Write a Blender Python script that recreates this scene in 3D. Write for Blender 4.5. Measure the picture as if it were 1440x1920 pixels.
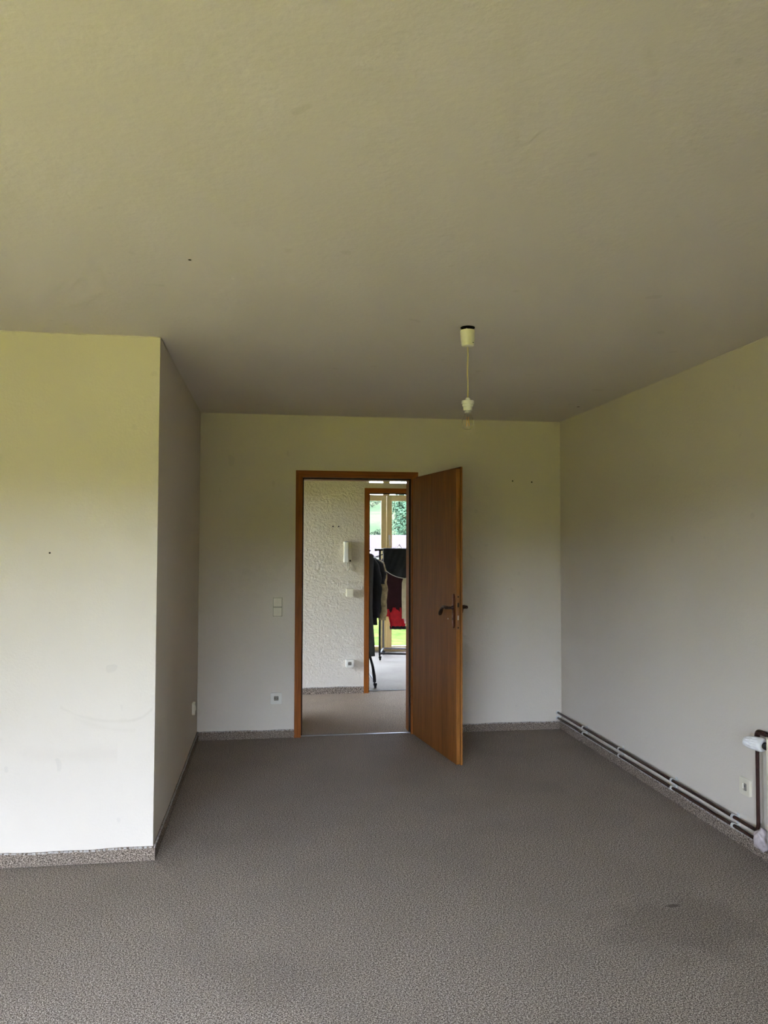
import bpy, bmesh, math, random
from mathutils import Matrix, Vector, noise

for o in list(bpy.data.objects):
    bpy.data.objects.remove(o, do_unlink=True)
SC = bpy.context.scene
COL = SC.collection
random.seed(7)
PI = math.pi

# ------------------------------------------------------------------ camera
EYE = Vector((0.0, 0.0, 1.4955))
cam = bpy.data.cameras.new('camera')
cam.sensor_fit = 'VERTICAL'
cam.sensor_height = 24.0
cam.lens = 1461.0 / 1920.0 * 24.0
cam.clip_start = 0.05
cam.clip_end = 2000
cam_o = bpy.data.objects.new('camera', cam)
COL.objects.link(cam_o)
RX = Vector((0.98951, -0.14442, 0.00334))
UP = Vector((-0.00889, -0.03779, 0.99925))
FW = Vector((0.14418, 0.9888, 0.03868))
cam_o.matrix_world = Matrix(((RX.x, UP.x, -FW.x, EYE.x), (RX.y, UP.y, -FW.y, EYE.y), (RX.z, UP.z, -FW.z, EYE.z), (0, 0, 0, 1)))
SC.camera = cam_o

# ------------------------------------------------------------------ sky (overcast)
SKY = 9.0
w = bpy.data.worlds.new('overcast_sky')
SC.world = w
w.use_nodes = True
nt = w.node_tree
nt.nodes.clear()
tc = nt.nodes.new('ShaderNodeTexCoord')
sp = nt.nodes.new('ShaderNodeSeparateXYZ')
nt.links.new(tc.outputs['Generated'], sp.inputs[0])
mr = nt.nodes.new('ShaderNodeMapRange')          # standard overcast sky: the zenith three times the horizon
mr.inputs['From Min'].default_value = 0.0
mr.inputs['From Max'].default_value = 1.0
mr.inputs['To Min'].default_value = SKY * 0.6
mr.inputs['To Max'].default_value = SKY
nt.links.new(sp.outputs['Z'], mr.inputs['Value'])
bg = nt.nodes.new('ShaderNodeBackground')
bg.inputs['Color'].default_value = (0.905, 0.985, 1.25, 1)
nt.links.new(mr.outputs[0], bg.inputs['Strength'])
wo = nt.nodes.new('ShaderNodeOutputWorld')
nt.links.new(bg.outputs[0], wo.inputs[0])

SC.view_settings.view_transform = 'Standard'
SC.view_settings.look = 'None'
SC.view_settings.gamma = 1.0
SC.view_settings.use_curve_mapping = False
SC.view_settings.exposure = 2.38
SC.cycles.max_bounces = 9
SC.cycles.diffuse_bounces = 5
SC.cycles.use_adaptive_sampling = True
SC.cycles.adaptive_threshold = 0.09
SC.cycles.adaptive_min_samples = 20
SC.cycles.glossy_bounces = 4
SC.cycles.transparent_max_bounces = 16
SC.cycles.caustics_reflective = False
SC.cycles.caustics_refractive = False

# ------------------------------------------------------------------ materials
def mat(name, rough=0.6, spec=0.3, metal=0.0):
    m = bpy.data.materials.new(name)
    m.use_nodes = True
    b = m.node_tree.nodes['Principled BSDF']
    b.inputs['Roughness'].default_value = rough
    b.inputs['Specular IOR Level'].default_value = spec
    b.inputs['Metallic'].default_value = metal
    return m, m.node_tree, b

def N(t, kind, **kw):
    n = t.nodes.new(kind)
    for k, v in kw.items():
        if k in n.inputs:
            n.inputs[k].default_value = v
        else:
            setattr(n, k, v)
    return n

def coords(t, space='Object', scale=(1, 1, 1)):
    if space == 'World':
        g = t.nodes.new('ShaderNodeNewGeometry'); src = g.outputs['Position']
    else:
        g = t.nodes.new('ShaderNodeTexCoord'); src = g.outputs['Object']
    mp = t.nodes.new('ShaderNodeMapping')
    mp.inputs['Scale'].default_value = scale
    t.links.new(src, mp.inputs['Vector'])
    return mp.outputs[0]

def noise_tex(t, vec, scale, detail=3, rough=0.55):
    n = N(t, 'ShaderNodeTexNoise', Scale=scale, Detail=detail, Roughness=rough)
    t.links.new(vec, n.inputs['Vector'])
    return n.outputs['Fac']

def ramp(t, fac, stops):
    r = t.nodes.new('ShaderNodeValToRGB')
    e = r.color_ramp.elements
    while len(e) < len(stops):
        e.new(0.5)
    for i, (p, c) in enumerate(stops):
        e[i].position = p
        e[i].color = (*c, 1)
    t.links.new(fac, r.inputs[0])
    return r.outputs[0]

def bump(t, b, height, strength=0.3, dist=0.002):
    n = N(t, 'ShaderNodeBump', Strength=strength, Distance=dist)
    t.links.new(height, n.inputs['Height'])
    t.links.new(n.outputs[0], b.inputs['Normal'])

def math_n(t, op, a, b=None, c=None):
    n = t.nodes.new('ShaderNodeMath'); n.operation = op
    for i, v in enumerate((a, b, c)):
        if v is None: continue
        if isinstance(v, (int, float)): n.inputs[i].default_value = v
        else: t.links.new(v, n.inputs[i])
    return n.outputs[0]

def mix_rgb(t, fac, a, b):
    n = t.nodes.new('ShaderNodeMix'); n.data_type = 'RGBA'
    if isinstance(fac, (int, float)): n.inputs[0].default_value = fac
    else: t.links.new(fac, n.inputs[0])
    for i, v in ((6, a), (7, b)):
        if isinstance(v, tuple): n.inputs[i].default_value = (*v, 1)
        else: t.links.new(v, n.inputs[i])
    return n.outputs[2]

def plain(name, col, rough=0.5, spec=0.4, metal=0.0, vary=0.06, vscale=30, bstr=0.0, bscale=200):
    m, t, b = mat(name, rough, spec, metal)
    v = coords(t)
    f = noise_tex(t, v, vscale)
    lo = tuple(max(0, c * (1 - vary)) for c in col)
    hi = tuple(min(1, c * (1 + vary)) for c in col)
    t.links.new(ramp(t, f, [(0.3, lo), (0.7, hi)]), b.inputs['Base Color'])
    if bstr:
        bump(t, b, noise_tex(t, v, bscale), bstr, 0.001)
    return m

def plaster(name, col, fine=190, coarse=80, strength=0.5, dist=0.0024, scuffs=False):
    m, t, b = mat(name, 0.75, 0.2)
    v = coords(t, 'World')
    c = noise_tex(t, v, coarse, 3, 0.62)
    big = noise_tex(t, v, 1.7, 1, 0.6)
    lo = tuple(x * 0.975 for x in col)
    colr = ramp(t, big, [(0.3, lo), (0.7, col)])
    # small marks where something knocked against the paint
    sp_ = noise_tex(t, v, 9.0, 1, 0.4)
    marks = ramp(t, sp_, [(0.755, (0, 0, 0)), (0.775, (1, 1, 1))])
    colr = mix_rgb(t, math_n(t, 'MULTIPLY', marks, 0.25), colr, (0.45, 0.42, 0.38))
    if scuffs:
        g = t.nodes.new('ShaderNodeNewGeometry')
        s = t.nodes.new('ShaderNodeSeparateXYZ')
        t.links.new(g.outputs['Position'], s.inputs[0])
        X, Z = s.outputs['X'], s.outputs['Z']
        wob = noise_tex(t, v, 7.0, 4, 0.65)
        def arc(cx, cz, r, width, x0, x1, amt):
            dx = math_n(t, 'SUBTRACT', X, cx); dz = math_n(t, 'SUBTRACT', Z, cz)
            d = math_n(t, 'SQRT', math_n(t, 'ADD', math_n(t, 'MULTIPLY', dx, dx), math_n(t, 'MULTIPLY', dz, dz)))
            e = math_n(t, 'ABSOLUTE', math_n(t, 'SUBTRACT', d, r))
            e = math_n(t, 'ADD', e, math_n(t, 'MULTIPLY', math_n(t, 'SUBTRACT', wob, 0.5), width * 2.2))
            k = N(t, 'ShaderNodeMapRange'); k.inputs['From Min'].default_value = 0; k.inputs['From Max'].default_value = width
            k.inputs['To Min'].default_value = amt; k.inputs['To Max'].default_value = 0
            t.links.new(e, k.inputs['Value'])
            low = math_n(t, 'LESS_THAN', Z, cz)
            q = math_n(t, 'MULTIPLY', k.outputs[0], low)
            for op, xx in (('GREATER_THAN', x0), ('LESS_THAN', x1)):
                q = math_n(t, 'MULTIPLY', q, math_n(t, op, X, xx))
            return q
        a1 = arc(-0.70, 1.15, 0.50, 0.012, -0.96, -0.66, 0.16)
        a2 = arc(-0.66, 0.80, 0.15, 0.010, -0.66, -0.543, 0.22)
        a3 = arc(-0.62, 1.205, 0.60, 0.018, -0.90, -0.62, 0.10)
        a4 = arc(-0.89, 3.55, 3.05, 0.045, -1.12, -0.70, 0.10)
        tot = math_n(t, 'ADD', math_n(t, 'ADD', a1, a2), math_n(t, 'ADD', a3, a4))
        colr = mix_rgb(t, tot, colr, (0.42, 0.37, 0.31))
    t.links.new(colr, b.inputs['Base Color'])
    bump(t, b, c, strength, dist)
    return m

def carpet(name, tint=(1, 1, 1), stain=False):
    m, t, b = mat(name, 0.95, 0.05)
    v = coords(t, 'World')
    a = noise_tex(t, v, 260, 0, 0.7)
    c = noise_tex(t, v, 150, 1, 0.7)
    f = math_n(t, 'ADD', math_n(t, 'MULTIPLY', a, 0.55), math_n(t, 'MULTIPLY', c, 0.45))
    pal = [(0.37, (0.08, 0.063, 0.050)), (0.46, (0.22, 0.186, 0.156)), (0.54, (0.38, 0.328, 0.278)), (0.63, (0.70, 0.615, 0.53))]
    pal = [(p, tuple(x * k * 0.78 for x, k in zip(cc, tint))) for p, cc in pal]
    colr = ramp(t, f, pal)
    big = noise_tex(t, v, 2.3, 2, 0.6)
    colr = mix_rgb(t, math_n(t, 'MULTIPLY', ramp(t, big, [(0.42, (0, 0, 0)), (0.72, (1, 1, 1))]), 0.22), colr, (0.16, 0.14, 0.12))
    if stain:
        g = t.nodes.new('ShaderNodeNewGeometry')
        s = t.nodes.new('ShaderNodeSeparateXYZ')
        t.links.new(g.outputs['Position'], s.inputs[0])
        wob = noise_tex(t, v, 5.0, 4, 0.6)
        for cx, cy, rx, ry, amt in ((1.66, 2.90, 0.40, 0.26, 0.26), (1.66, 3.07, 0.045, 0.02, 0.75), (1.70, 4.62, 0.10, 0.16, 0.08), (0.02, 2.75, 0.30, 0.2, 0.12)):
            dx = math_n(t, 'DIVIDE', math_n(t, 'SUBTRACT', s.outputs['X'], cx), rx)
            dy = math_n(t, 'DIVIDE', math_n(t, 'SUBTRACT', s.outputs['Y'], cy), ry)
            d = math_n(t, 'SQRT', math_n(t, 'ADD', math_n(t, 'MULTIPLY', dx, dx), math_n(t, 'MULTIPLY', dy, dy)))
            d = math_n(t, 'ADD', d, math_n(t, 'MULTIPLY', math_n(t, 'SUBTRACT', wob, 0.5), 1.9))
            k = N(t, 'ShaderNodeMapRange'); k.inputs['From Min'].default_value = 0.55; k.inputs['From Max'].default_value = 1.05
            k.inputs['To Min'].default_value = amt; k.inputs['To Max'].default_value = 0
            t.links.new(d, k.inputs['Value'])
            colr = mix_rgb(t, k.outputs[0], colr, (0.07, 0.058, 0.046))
    t.links.new(colr, b.inputs['Base Color'])
    bump(t, b, f, 0.55, 0.004)
    return m

def wood(name, dark, light, axis='Z', rough=0.5):
    m, t, b = mat(name, rough, 0.2)
    sc = {'Z': (1, 1, 0.045), 'X': (0.045, 1, 1), 'Y': (1, 0.045, 1)}[axis]
    v = coords(t, 'Object', sc)
    a = noise_tex(t, v, 95, 3, 0.6)
    c = noise_tex(t, v, 14, 3, 0.6)
    f = math_n(t, 'ADD', math_n(t, 'MULTIPLY', a, 0.6), math_n(t, 'MULTIPLY', c, 0.4))
    mid = tuple((x + y) / 2 for x, y in zip(dark, light))
    t.links.new(ramp(t, f, [(0.36, dark), (0.5, mid), (0.64, light)]), b.inputs['Base Color'])
    bump(t, b, a, 0.08, 0.0006)
    return m

def window_glass(name):
    m = bpy.data.materials.new(name)
    m.use_nodes = True
    t = m.node_tree
    t.nodes.clear()
    tr = t.nodes.new('ShaderNodeBsdfTransparent'); tr.inputs[0].default_value = (0.95, 0.97, 0.96, 1)
    gl = N(t, 'ShaderNodeBsdfGlossy', Roughness=0.02)
    fr = N(t, 'ShaderNodeFresnel', IOR=1.45)
    wv = noise_tex(t, coords(t), 3.0)
    bp = N(t, 'ShaderNodeBump', Strength=0.02, Distance=0.002); t.links.new(wv, bp.inputs['Height']); t.links.new(bp.outputs[0], gl.inputs['Normal'])
    mx = t.nodes.new('ShaderNodeMixShader')
    t.links.new(fr.outputs[0], mx.inputs[0]); t.links.new(tr.outputs[0], mx.inputs[1]); t.links.new(gl.outputs[0], mx.inputs[2])
    ou = t.nodes.new('ShaderNodeOutputMaterial'); t.links.new(mx.outputs[0], ou.inputs[0])
    return m

WALL = (0.625, 0.575, 0.50)
M = {}
M['wall'] = plaster('white_wall_paint', WALL)
M['wall_scuffed'] = plaster('scuffed_white_wall_paint', WALL, scuffs=True)
M['wall_rough'] = plaster('rough_white_plaster', WALL, fine=120, coarse=48, strength=1.0, dist=0.010)
M['ceiling'] = plaster('white_ceiling_paint', (0.65, 0.60, 0.585), fine=150, coarse=42, strength=0.5, dist=0.0030)
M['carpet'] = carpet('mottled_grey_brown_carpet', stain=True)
M['carpet_hall'] = carpet('mottled_beige_carpet', (1.25, 1.17, 1.08))
M['carpet_pale'] = carpet('pale_grey_carpet', (1.50, 1.58, 1.60))
M['carpet_strip'] = carpet('carpet_skirting_pile', (0.78, 0.74, 0.70))
M['binding'] = plain('pale_binding_thread', (0.36, 0.34, 0.32), 0.9, 0.1, vary=0.3, vscale=160)
M['frame'] = wood('orange_brown_veneer_upright', (0.15, 0.040, 0.003), (0.29, 0.088, 0.009))
M['frame_x'] = wood('orange_brown_veneer_lying', (0.15, 0.040, 0.003), (0.29, 0.088, 0.009), 'X')
M['frame_y'] = wood('orange_brown_veneer_depth', (0.15, 0.040, 0.003), (0.29, 0.088, 0.009), 'Y')
M['leaf'] = wood('brown_door_veneer', (0.125, 0.042, 0.008), (0.25, 0.092, 0.019), rough=0.48)
M['leaf_edge'] = wood('light_door_lipping', (0.18, 0.068, 0.014), (0.30, 0.125, 0.028), rough=0.5)
M['rubber'] = plain('black_seal_rubber', (0.012, 0.010, 0.010), 0.7, 0.2)
M['bronze'] = plain('dark_antique_bronze', (0.045, 0.022, 0.015), 0.25, 0.5, 0.6, 0.15, 60)
M['bronze_plate'] = plain('reddish_bronze_plate', (0.19, 0.075, 0.048), 0.22, 0.5, 0.85, 0.12, 60)
M['steel'] = plain('brushed_steel', (0.55, 0.54, 0.52), 0.3, 0.5, 0.9, 0.08, 80)
M['cream_plastic'] = plain('aged_cream_plastic', (0.66, 0.62, 0.50), 0.38, 0.45, vary=0.03)
M['grey_plastic'] = plain('pale_grey_plastic', (0.66, 0.64, 0.58), 0.4, 0.45, vary=0.03)
M['ivory_plastic'] = plain('ivory_lamp_plastic', (0.72, 0.69, 0.60), 0.4, 0.4, vary=0.04)
M['dark_hole'] = plain('dark_recess', (0.02, 0.018, 0.016), 0.9, 0.1)
M['white_plastic'] = plain('white_plastic', (0.72, 0.72, 0.70), 0.32, 0.5, vary=0.02)
M['pipe_paint'] = plain('dark_brown_pipe_paint', (0.040, 0.018, 0.014), 0.25, 0.5, vary=0.25, vscale=25)
M['rad_paint'] = plain('cream_radiator_enamel', (0.66, 0.62, 0.48), 0.3, 0.5, vary=0.03)
M['black_metal'] = plain('black_powder_coat', (0.018, 0.018, 0.020), 0.6, 0.2, vary=0.1)
M['grey_metal'] = plain('grey_tube_steel', (0.20, 0.20, 0.21), 0.35, 0.5, 0.6, 0.1)
M['upvc'] = plain('ivory_window_frame', (0.76, 0.63, 0.29), 0.35, 0.45, vary=0.03)
M['upvc_white'] = plain('white_window_frame', (0.80, 0.80, 0.78), 0.35, 0.45, vary=0.02)
M['glass'] = window_glass('window_glass')

# ------------------------------------------------------------------ mesh helpers
W = {}                       # world matrix of every empty / object that carries parts
def link_mesh(name, verts, faces, material, parent=None, origin=None, smooth=False):
    me = bpy.data.meshes.new(name)
    if parent is not None:
        inv = W[parent].inverted()
        verts = [inv @ Vector(v) for v in verts]
        me.from_pydata([tuple(v) for v in verts], [], faces)
        mw = W[parent].copy()
    else:
        o0 = Vector(origin) if origin else Vector((0, 0, 0))
        me.from_pydata([tuple(Vector(v) - o0) for v in verts], [], faces)
        mw = Matrix.Translation(o0)
    me.materials.append(M[material] if isinstance(material, str) else material)
    bm = bmesh.new(); bm.from_mesh(me)
    bmesh.ops.recalc_face_normals(bm, faces=bm.faces)
    bm.to_mesh(me); bm.free()
    if smooth:
        for p in me.polygons: p.use_smooth = True
    me.update()
    o = bpy.data.objects.new(name, me)
    COL.objects.link(o)
    if parent is not None:
        o.parent = parent
    else:
        o.location = o0
    W[o] = mw
    return o

def thing(name, loc, label=None, cat=None, group=None, kind=None, rotz=0.0):
    o = bpy.data.objects.new(name, None)
    o.empty_display_size = 0.1
    COL.objects.link(o)
    o.location = loc
    o.rotation_euler = (0, 0, rotz)
    W[o] = Matrix.Translation(Vector(loc)) @ Matrix.Rotation(rotz, 4, 'Z')
    tag(o, label, cat, group, kind)
    return o

def tag(o, label=None, cat=None, group=None, kind=None):
    if label: o['label'] = label
    if cat: o['category'] = cat
    if group: o['group'] = group
    if kind: o['kind'] = kind
    return o

class MB:
    """collects shapes into one mesh"""
    def __init__(self): self.v = []; self.f = []
    def add(self, verts, faces):
        k = len(self.v); self.v += [Vector(x) for x in verts]; self.f += [tuple(i + k for i in f) for f in faces]; return self
    def box(self, x0, x1, y0, y1, z0, z1, bev=0.0):
        if bev <= 0:
            vs = [(x, y, z) for x in (x0, x1) for y in (y0, y1) for z in (z0, z1)]
            return self.add(vs, [(0, 1, 3, 2), (4, 6, 7, 5), (0, 4, 5, 1), (2, 3, 7, 6), (0, 2, 6, 4), (1, 5, 7, 3)])
        bm = bmesh.new()
        bmesh.ops.create_cube(bm, size=1)
        for q in bm.verts: q.co = Vector(((x0 + x1) / 2 + q.co.x * (x1 - x0), (y0 + y1) / 2 + q.co.y * (y1 - y0), (z0 + z1) / 2 + q.co.z * (z1 - z0)))
        bmesh.ops.bevel(bm, geom=bm.edges[:] , offset=bev, segments=2, affect='EDGES', profile=0.5)
        bm.verts.index_update()
        self.add([q.co.copy() for q in bm.verts], [[q.index for q in f.verts] for f in bm.faces]); bm.free()
        return self
    def prism(self, poly, y0, y1):                # polygon in XZ, extruded along Y
        n = len(poly)
        vs = [(x, y0, z) for x, z in poly] + [(x, y1, z) for x, z in poly]
        fs = [tuple(range(n)), tuple(range(2 * n - 1, n - 1, -1))] + [(i, (i + 1) % n, n + (i + 1) % n, n + i) for i in range(n)]
        return self.add(vs, fs)
    def tube(self, pts, r, seg=12, cap=True, squash=None):
        pts = [Vector(p) for p in pts]
        rs = r if isinstance(r, (list, tuple)) else [r] * len(pts)
        rings = []
        ref = None
        for i, p in enumerate(pts):
            d = (pts[min(i + 1, len(pts) - 1)] - pts[max(i - 1, 0)]).normalized()
            if ref is None:
                ref = Vector((0, 0, 1)) if abs(d.z) < 0.9 else Vector((1, 0, 0))
            a = (ref - d * ref.dot(d)).normalized(); b_ = d.cross(a); ref = a
            rings.append([p + (a * math.cos(2 * PI * k / seg) + b_ * math.sin(2 * PI * k / seg) * (squash or 1)) * rs[i] for k in range(seg)])
        return self.loft(rings, cap, cap)
    def loft(self, rings, cap0=True, cap1=True, closed=True):
        n = len(rings[0]); vs = [p for r in rings for p in r]; fs = []
        for i in range(len(rings) - 1):
            for k in range(n if closed else n - 1):
                fs.append((i * n + k, i * n + (k + 1) % n, (i + 1) * n + (k + 1) % n, (i + 1) * n + k))
        if cap0: fs.append(tuple(range(n - 1, -1, -1)))
        if cap1: fs.append(tuple((len(rings) - 1) * n + k for k in range(n)))
        return self.add(vs, fs)
    def lathe(self, prof, c, axis='Z', seg=32, cap0=True, cap1=True):
        c = Vector(c); rings = []
        for r, h in prof:
            ring = []
            for k in range(seg):
                a = 2 * PI * k / seg; u, v_ = r * math.cos(a), r * math.sin(a)
                ring.append(c + {'Z': Vector((u, v_, h)), 'Y': Vector((u, h, v_)), 'X': Vector((h, u, v_))}[axis])
            rings.append(ring)
        return self.loft(rings, cap0, cap1)
    def xf(self, mtx): self.v = [mtx @ q for q in self.v]; return self
    def build(self, name, material, parent=None, origin=None, smooth=False):
        o = link_mesh(name, self.v, self.f, material, parent, origin, smooth)
        return o

def smooth_angle(o, deg=35):
    me = o.data
    bm = bmesh.new(); bm.from_mesh(me)
    for f in bm.faces: f.smooth = True
    lim = math.radians(deg)
    for e in bm.edges:
        if len(e.link_faces) == 2 and e.calc_face_angle(0) > lim: e.smooth = False
    bm.to_mesh(me); bm.free()
    return o

def structure(o, label=None):
    o['kind'] = 'structure'
    if label: o['label'] = label
    return o

def rrect(w_, h_, r, n=12):
    """rounded rectangle as 4*n points in XZ, counter-clockwise from +X"""
    out = []
    for cx, cz, a0 in ((w_ / 2 - r, h_ / 2 - r, 0), (-w_ / 2 + r, h_ / 2 - r, PI / 2), (-w_ / 2 + r, -h_ / 2 + r, PI), (w_ / 2 - r, -h_ / 2 + r, 1.5 * PI)):
        for k in range(n):
            a = a0 + (PI / 2) * k / (n - 1)
            out.append((cx + r * math.cos(a), cz + r * math.sin(a)))
    return out

# ------------------------------------------------------------------ room data
H = 2.48
XL, XP, XR = -3.20, -0.5327, 2.3322       # far left wall, alcove left wall, right wall
YF, YP, YB = -1.30, 3.838, 6.058          # window wall behind the camera, pillar face, door wall
YB2 = 6.235                               # hall side of the door wall
YH, YH2 = 7.74, 7.90                      # hall back wall
YW = 10.60                                # window wall of the far room
DX0, DX1, DZ = 0.245, 1.102, 1.997        # clear opening of the near door
EX0, EX1, EZ = 0.979, 1.835, 1.988        # clear opening of the far door
TZ0, TZ1 = 2.090, 2.44                    # glazed light above the far door
T = 0.30
SXO = -1.45

# floors and ceiling
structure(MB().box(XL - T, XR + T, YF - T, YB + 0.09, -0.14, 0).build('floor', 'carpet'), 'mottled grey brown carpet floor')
structure(MB().box(SXO, 4.0, YB + 0.09, YH + 0.10, -0.14, 0).build('floor_hall', 'carpet_hall'), 'beige mottled hall carpet')
structure(MB().box(-0.3, 4.0, YH + 0.10, YW + T, -0.14, 0).build('floor_far_room', 'carpet_pale'), 'pale carpet of the far room')
ceiling = structure(MB().box(-4.0, 4.2, YF - T, YW + T, H, H + 0.2).build('ceiling', 'ceiling'), 'off-white painted ceiling')

# window wall behind the camera: wide opening for a row of balcony windows
FX0, FX1, FZ0, FZ1 = -3.10, 0.50, 0.04, 2.34
m = MB()
m.box(XL - T, FX0, YF - T, YF, 0, H).box(FX1, XR + T, YF - T, YF, 0, H).box(FX0, FX1, YF - T, YF, FZ1, H).box(FX0, FX1, YF - T, YF, 0, FZ0)
structure(m.build('wall_front', 'wall'))
GY0, GY1, GZ0, GZ1 = 0.75, 1.95, 0.90, 2.15  # opening for the added left window
m = MB()
m.box(XL - T, XL, YF, GY0, 0, H).box(XL - T, XL, GY1, YP + 0.3, 0, H).box(XL - T, XL, GY0, GY1, 0, GZ0).box(XL - T, XL, GY0, GY1, GZ1, H)
structure(m.build('wall_left', 'wall'))
wall_right = structure(MB().box(XR, XR + T, YF, YB2, 0, H).build('wall_right', 'wall'), 'right wall with heating pipes')
wall_pillar = structure(MB().box(XL, XP, YP, YP + 0.14, 0, H).build('wall_pillar', 'wall_scuffed'), 'bright scuffed wall face beside the alcove')
wall_alcove = structure(MB().box(XP - 0.14, XP, YP + 0.14, YB2, 0, H).build('wall_alcove', 'wall'), 'shaded side wall of the alcove')
m = MB()
FO = 0.03                                  # the frame sits this far inside the masonry opening
m.box(XP, DX0 - FO, YB, YB2, 0, H).box(DX1 + FO, XR, YB, YB2, 0, H).box(DX0 - FO, DX1 + FO, YB, YB2, DZ + FO, H)
wall_back = structure(m.build('wall_back', 'wall'), 'back wall with the open door')

# hall
m = MB()
m.box(SXO, EX0 - FO, YH, YH2, 0, H).box(EX1 + FO, 4.0, YH, YH2, 0, H)
m.box(EX0 - FO, EX1 + FO, YH, YH2, EZ + FO, TZ0).box(EX0 - FO, EX1 + FO, YH, YH2, TZ1, H)
wall_hall = structure(m.build('wall_hall_back', 'wall_rough'), 'rough plastered hall wall')
structure(MB().box(2.75, 2.9, YB2, YH, 0, H).build('wall_hall_right', 'wall_rough'))
structure(MB().box(XR, 2.9, YB2 - 0.1, YB2, 0, H).build('wall_hall_near', 'wall_rough'))
# opening to the room on the left of the hall, daylight comes through it
m = MB()
m.box(-0.34, -0.20, YB2, 6.90, 0, H).box(-0.34, -0.20, 6.90, 7.70, 2.05, H).box(-0.34, -0.20, 7.70, YH, 0, H)
structure(m.build('wall_hall_left', 'wall_rough'))
structure(MB().box(SXO, XP - 0.14, YB2 - 0.1, YB2, 0, H).build('wall_side_room_near', 'wall'))
m = MB()
SX = -1.15
SY0, SY1, SZ0, SZ1 = 6.45, 7.70, 0.04, 2.15
m.box(SX - 0.3, SX, YB2, SY0, 0, H).box(SX - 0.3, SX, SY1, YH, 0, H).box(SX - 0.3, SX, SY0, SY1, 0, SZ0).box(SX - 0.3, SX, SY0, SY1, SZ1, H)
structure(m.build('wall_side_room_left', 'wall'))

# far room
RX0, RX1 = 0.10, 3.55
WX0, WX1, WZ0, WZ1 = 0.40, 2.78, 0.005, 2.475
structure(MB().box(RX0 - 0.2, RX0, YH2, YW, 0, H).build('wall_far_left', 'wall'))
structure(MB().box(RX1, RX1 + 0.2, YH2, YW, 0, H).build('wall_far_right', 'wall'))
m = MB()
m.box(RX0 - 0.2, WX0, YW, YW + T, 0, H).box(WX1, RX1 + 0.2, YW, YW + T, 0, H).box(WX0, WX1, YW, YW + T, WZ1, H).box(WX0, WX1, YW, YW + T, 0, WZ0)
structure(m.build('wall_far', 'wall'))

# ------------------------------------------------------------------ windows
def casement(parent, x0, x1, z0, z1, y, mat_, stile=0.07, d=0.055, low=None):
    """one sash in the XZ plane: four members, beads and a pane"""
    s = stile
    lo = low or stile
    for nm, a in (('sash_stile', (x0, x0 + s, z0, z1)), ('sash_stile', (x1 - s, x1, z0, z1)), ('sash_rail', (x0 + s, x1 - s, z0, z0 + lo)), ('sash_rail', (x0 + s, x1 - s, z1 - s, z1))):
        MB().box(a[0], a[1], y, y + d, a[2], a[3], 0.006).build(nm, mat_, parent)
    MB().box(x0 + s - 0.004, x1 - s + 0.004, y + d * 0.5 - 0.004, y + d * 0.5 + 0.004, z0 + lo - 0.004, z1 - s + 0.004).build('pane', 'glass', parent)

def turn_handle(parent, x, y, z):
    m = MB()
    m.box(x - 0.014, x + 0.014, y - 0.010, y, z - 0.035, z + 0.035, 0.004)
    m.tube([(x, y, z), (x, y - 0.045, z), (x, y - 0.052, z - 0.012), (x, y - 0.052, z - 0.12)], [0.010, 0.009, 0.010, 0.009], 10)
    return smooth_angle(m.build('window_handle', 'white_plastic', parent))

# far room window: two tall glazed casements under a fixed top light
win = thing('window_1', (1.59, YW, 0), 'tall two-part balcony window in the far room', None, None, 'structure')
yw = YW + 0.06
for nm, a in (('frame_post', (WX0, WX0 + 0.06, WZ0, WZ1)), ('frame_post', (WX1 - 0.06, WX1, WZ0, WZ1)), ('frame_head', (WX0 + 0.06, WX1 - 0.06, WZ1 - 0.05, WZ1)), ('frame_sill', (WX0 + 0.06, WX1 - 0.06, WZ0, WZ0 + 0.016)), ('transom_bar', (WX0 + 0.06, WX1 - 0.06, 2.137, 2.150))):
    MB().box(a[0], a[1], yw, yw + 0.07, a[2], a[3], 0.004).build(nm, 'upvc', win)
casement(win, WX0 + 0.05, 1.588, WZ0 + 0.012, 2.138, yw - 0.015, 'upvc', 0.072, low=0.052)
casement(win, 1.593, WX1 - 0.05, WZ0 + 0.012, 2.138, yw - 0.015, 'upvc', 0.072, low=0.052)
MB().box(1.545, 1.635, yw, yw + 0.06, 2.15, WZ1 - 0.05, 0.004).build('top_mullion', 'upvc', win)
for a, b_ in ((WX0 + 0.06, 1.545), (1.635, WX1 - 0.06)):
    MB().box(a, b_, yw + 0.03, yw + 0.036, 2.15, WZ1 - 0.05).build('pane', 'glass', win)
turn_handle(win, 1.628, yw - 0.015, 1.56)

# window row behind the camera
fw_ = thing('window_2', ((FX0 + FX1) / 2, YF, 0), 'wide balcony window row lighting the room', None, None, 'structure')
yf = YF - 0.16
for nm, a in (('frame_post', (FX0, FX0 + 0.05, FZ0, FZ1)), ('frame_post', (FX1 - 0.05, FX1, FZ0, FZ1)), ('frame_head', (FX0 + 0.05, FX1 - 0.05, FZ1 - 0.05, FZ1)), ('frame_sill', (FX0 + 0.05, FX1 - 0.05, FZ0, FZ0 + 0.05))):
    MB().box(a[0], a[1], yf, yf + 0.07, a[2], a[3], 0.004).build(nm, 'upvc', fw_)
n = 4
step = (FX1 - FX0 - 0.1) / n
for i in range(n):
    casement(fw_, FX0 + 0.05 + i * step + 0.002, FX0 + 0.05 + (i + 1) * step - 0.002, FZ0 + 0.05, FZ1 - 0.05, yf + 0.005, 'upvc', 0.06)

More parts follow.
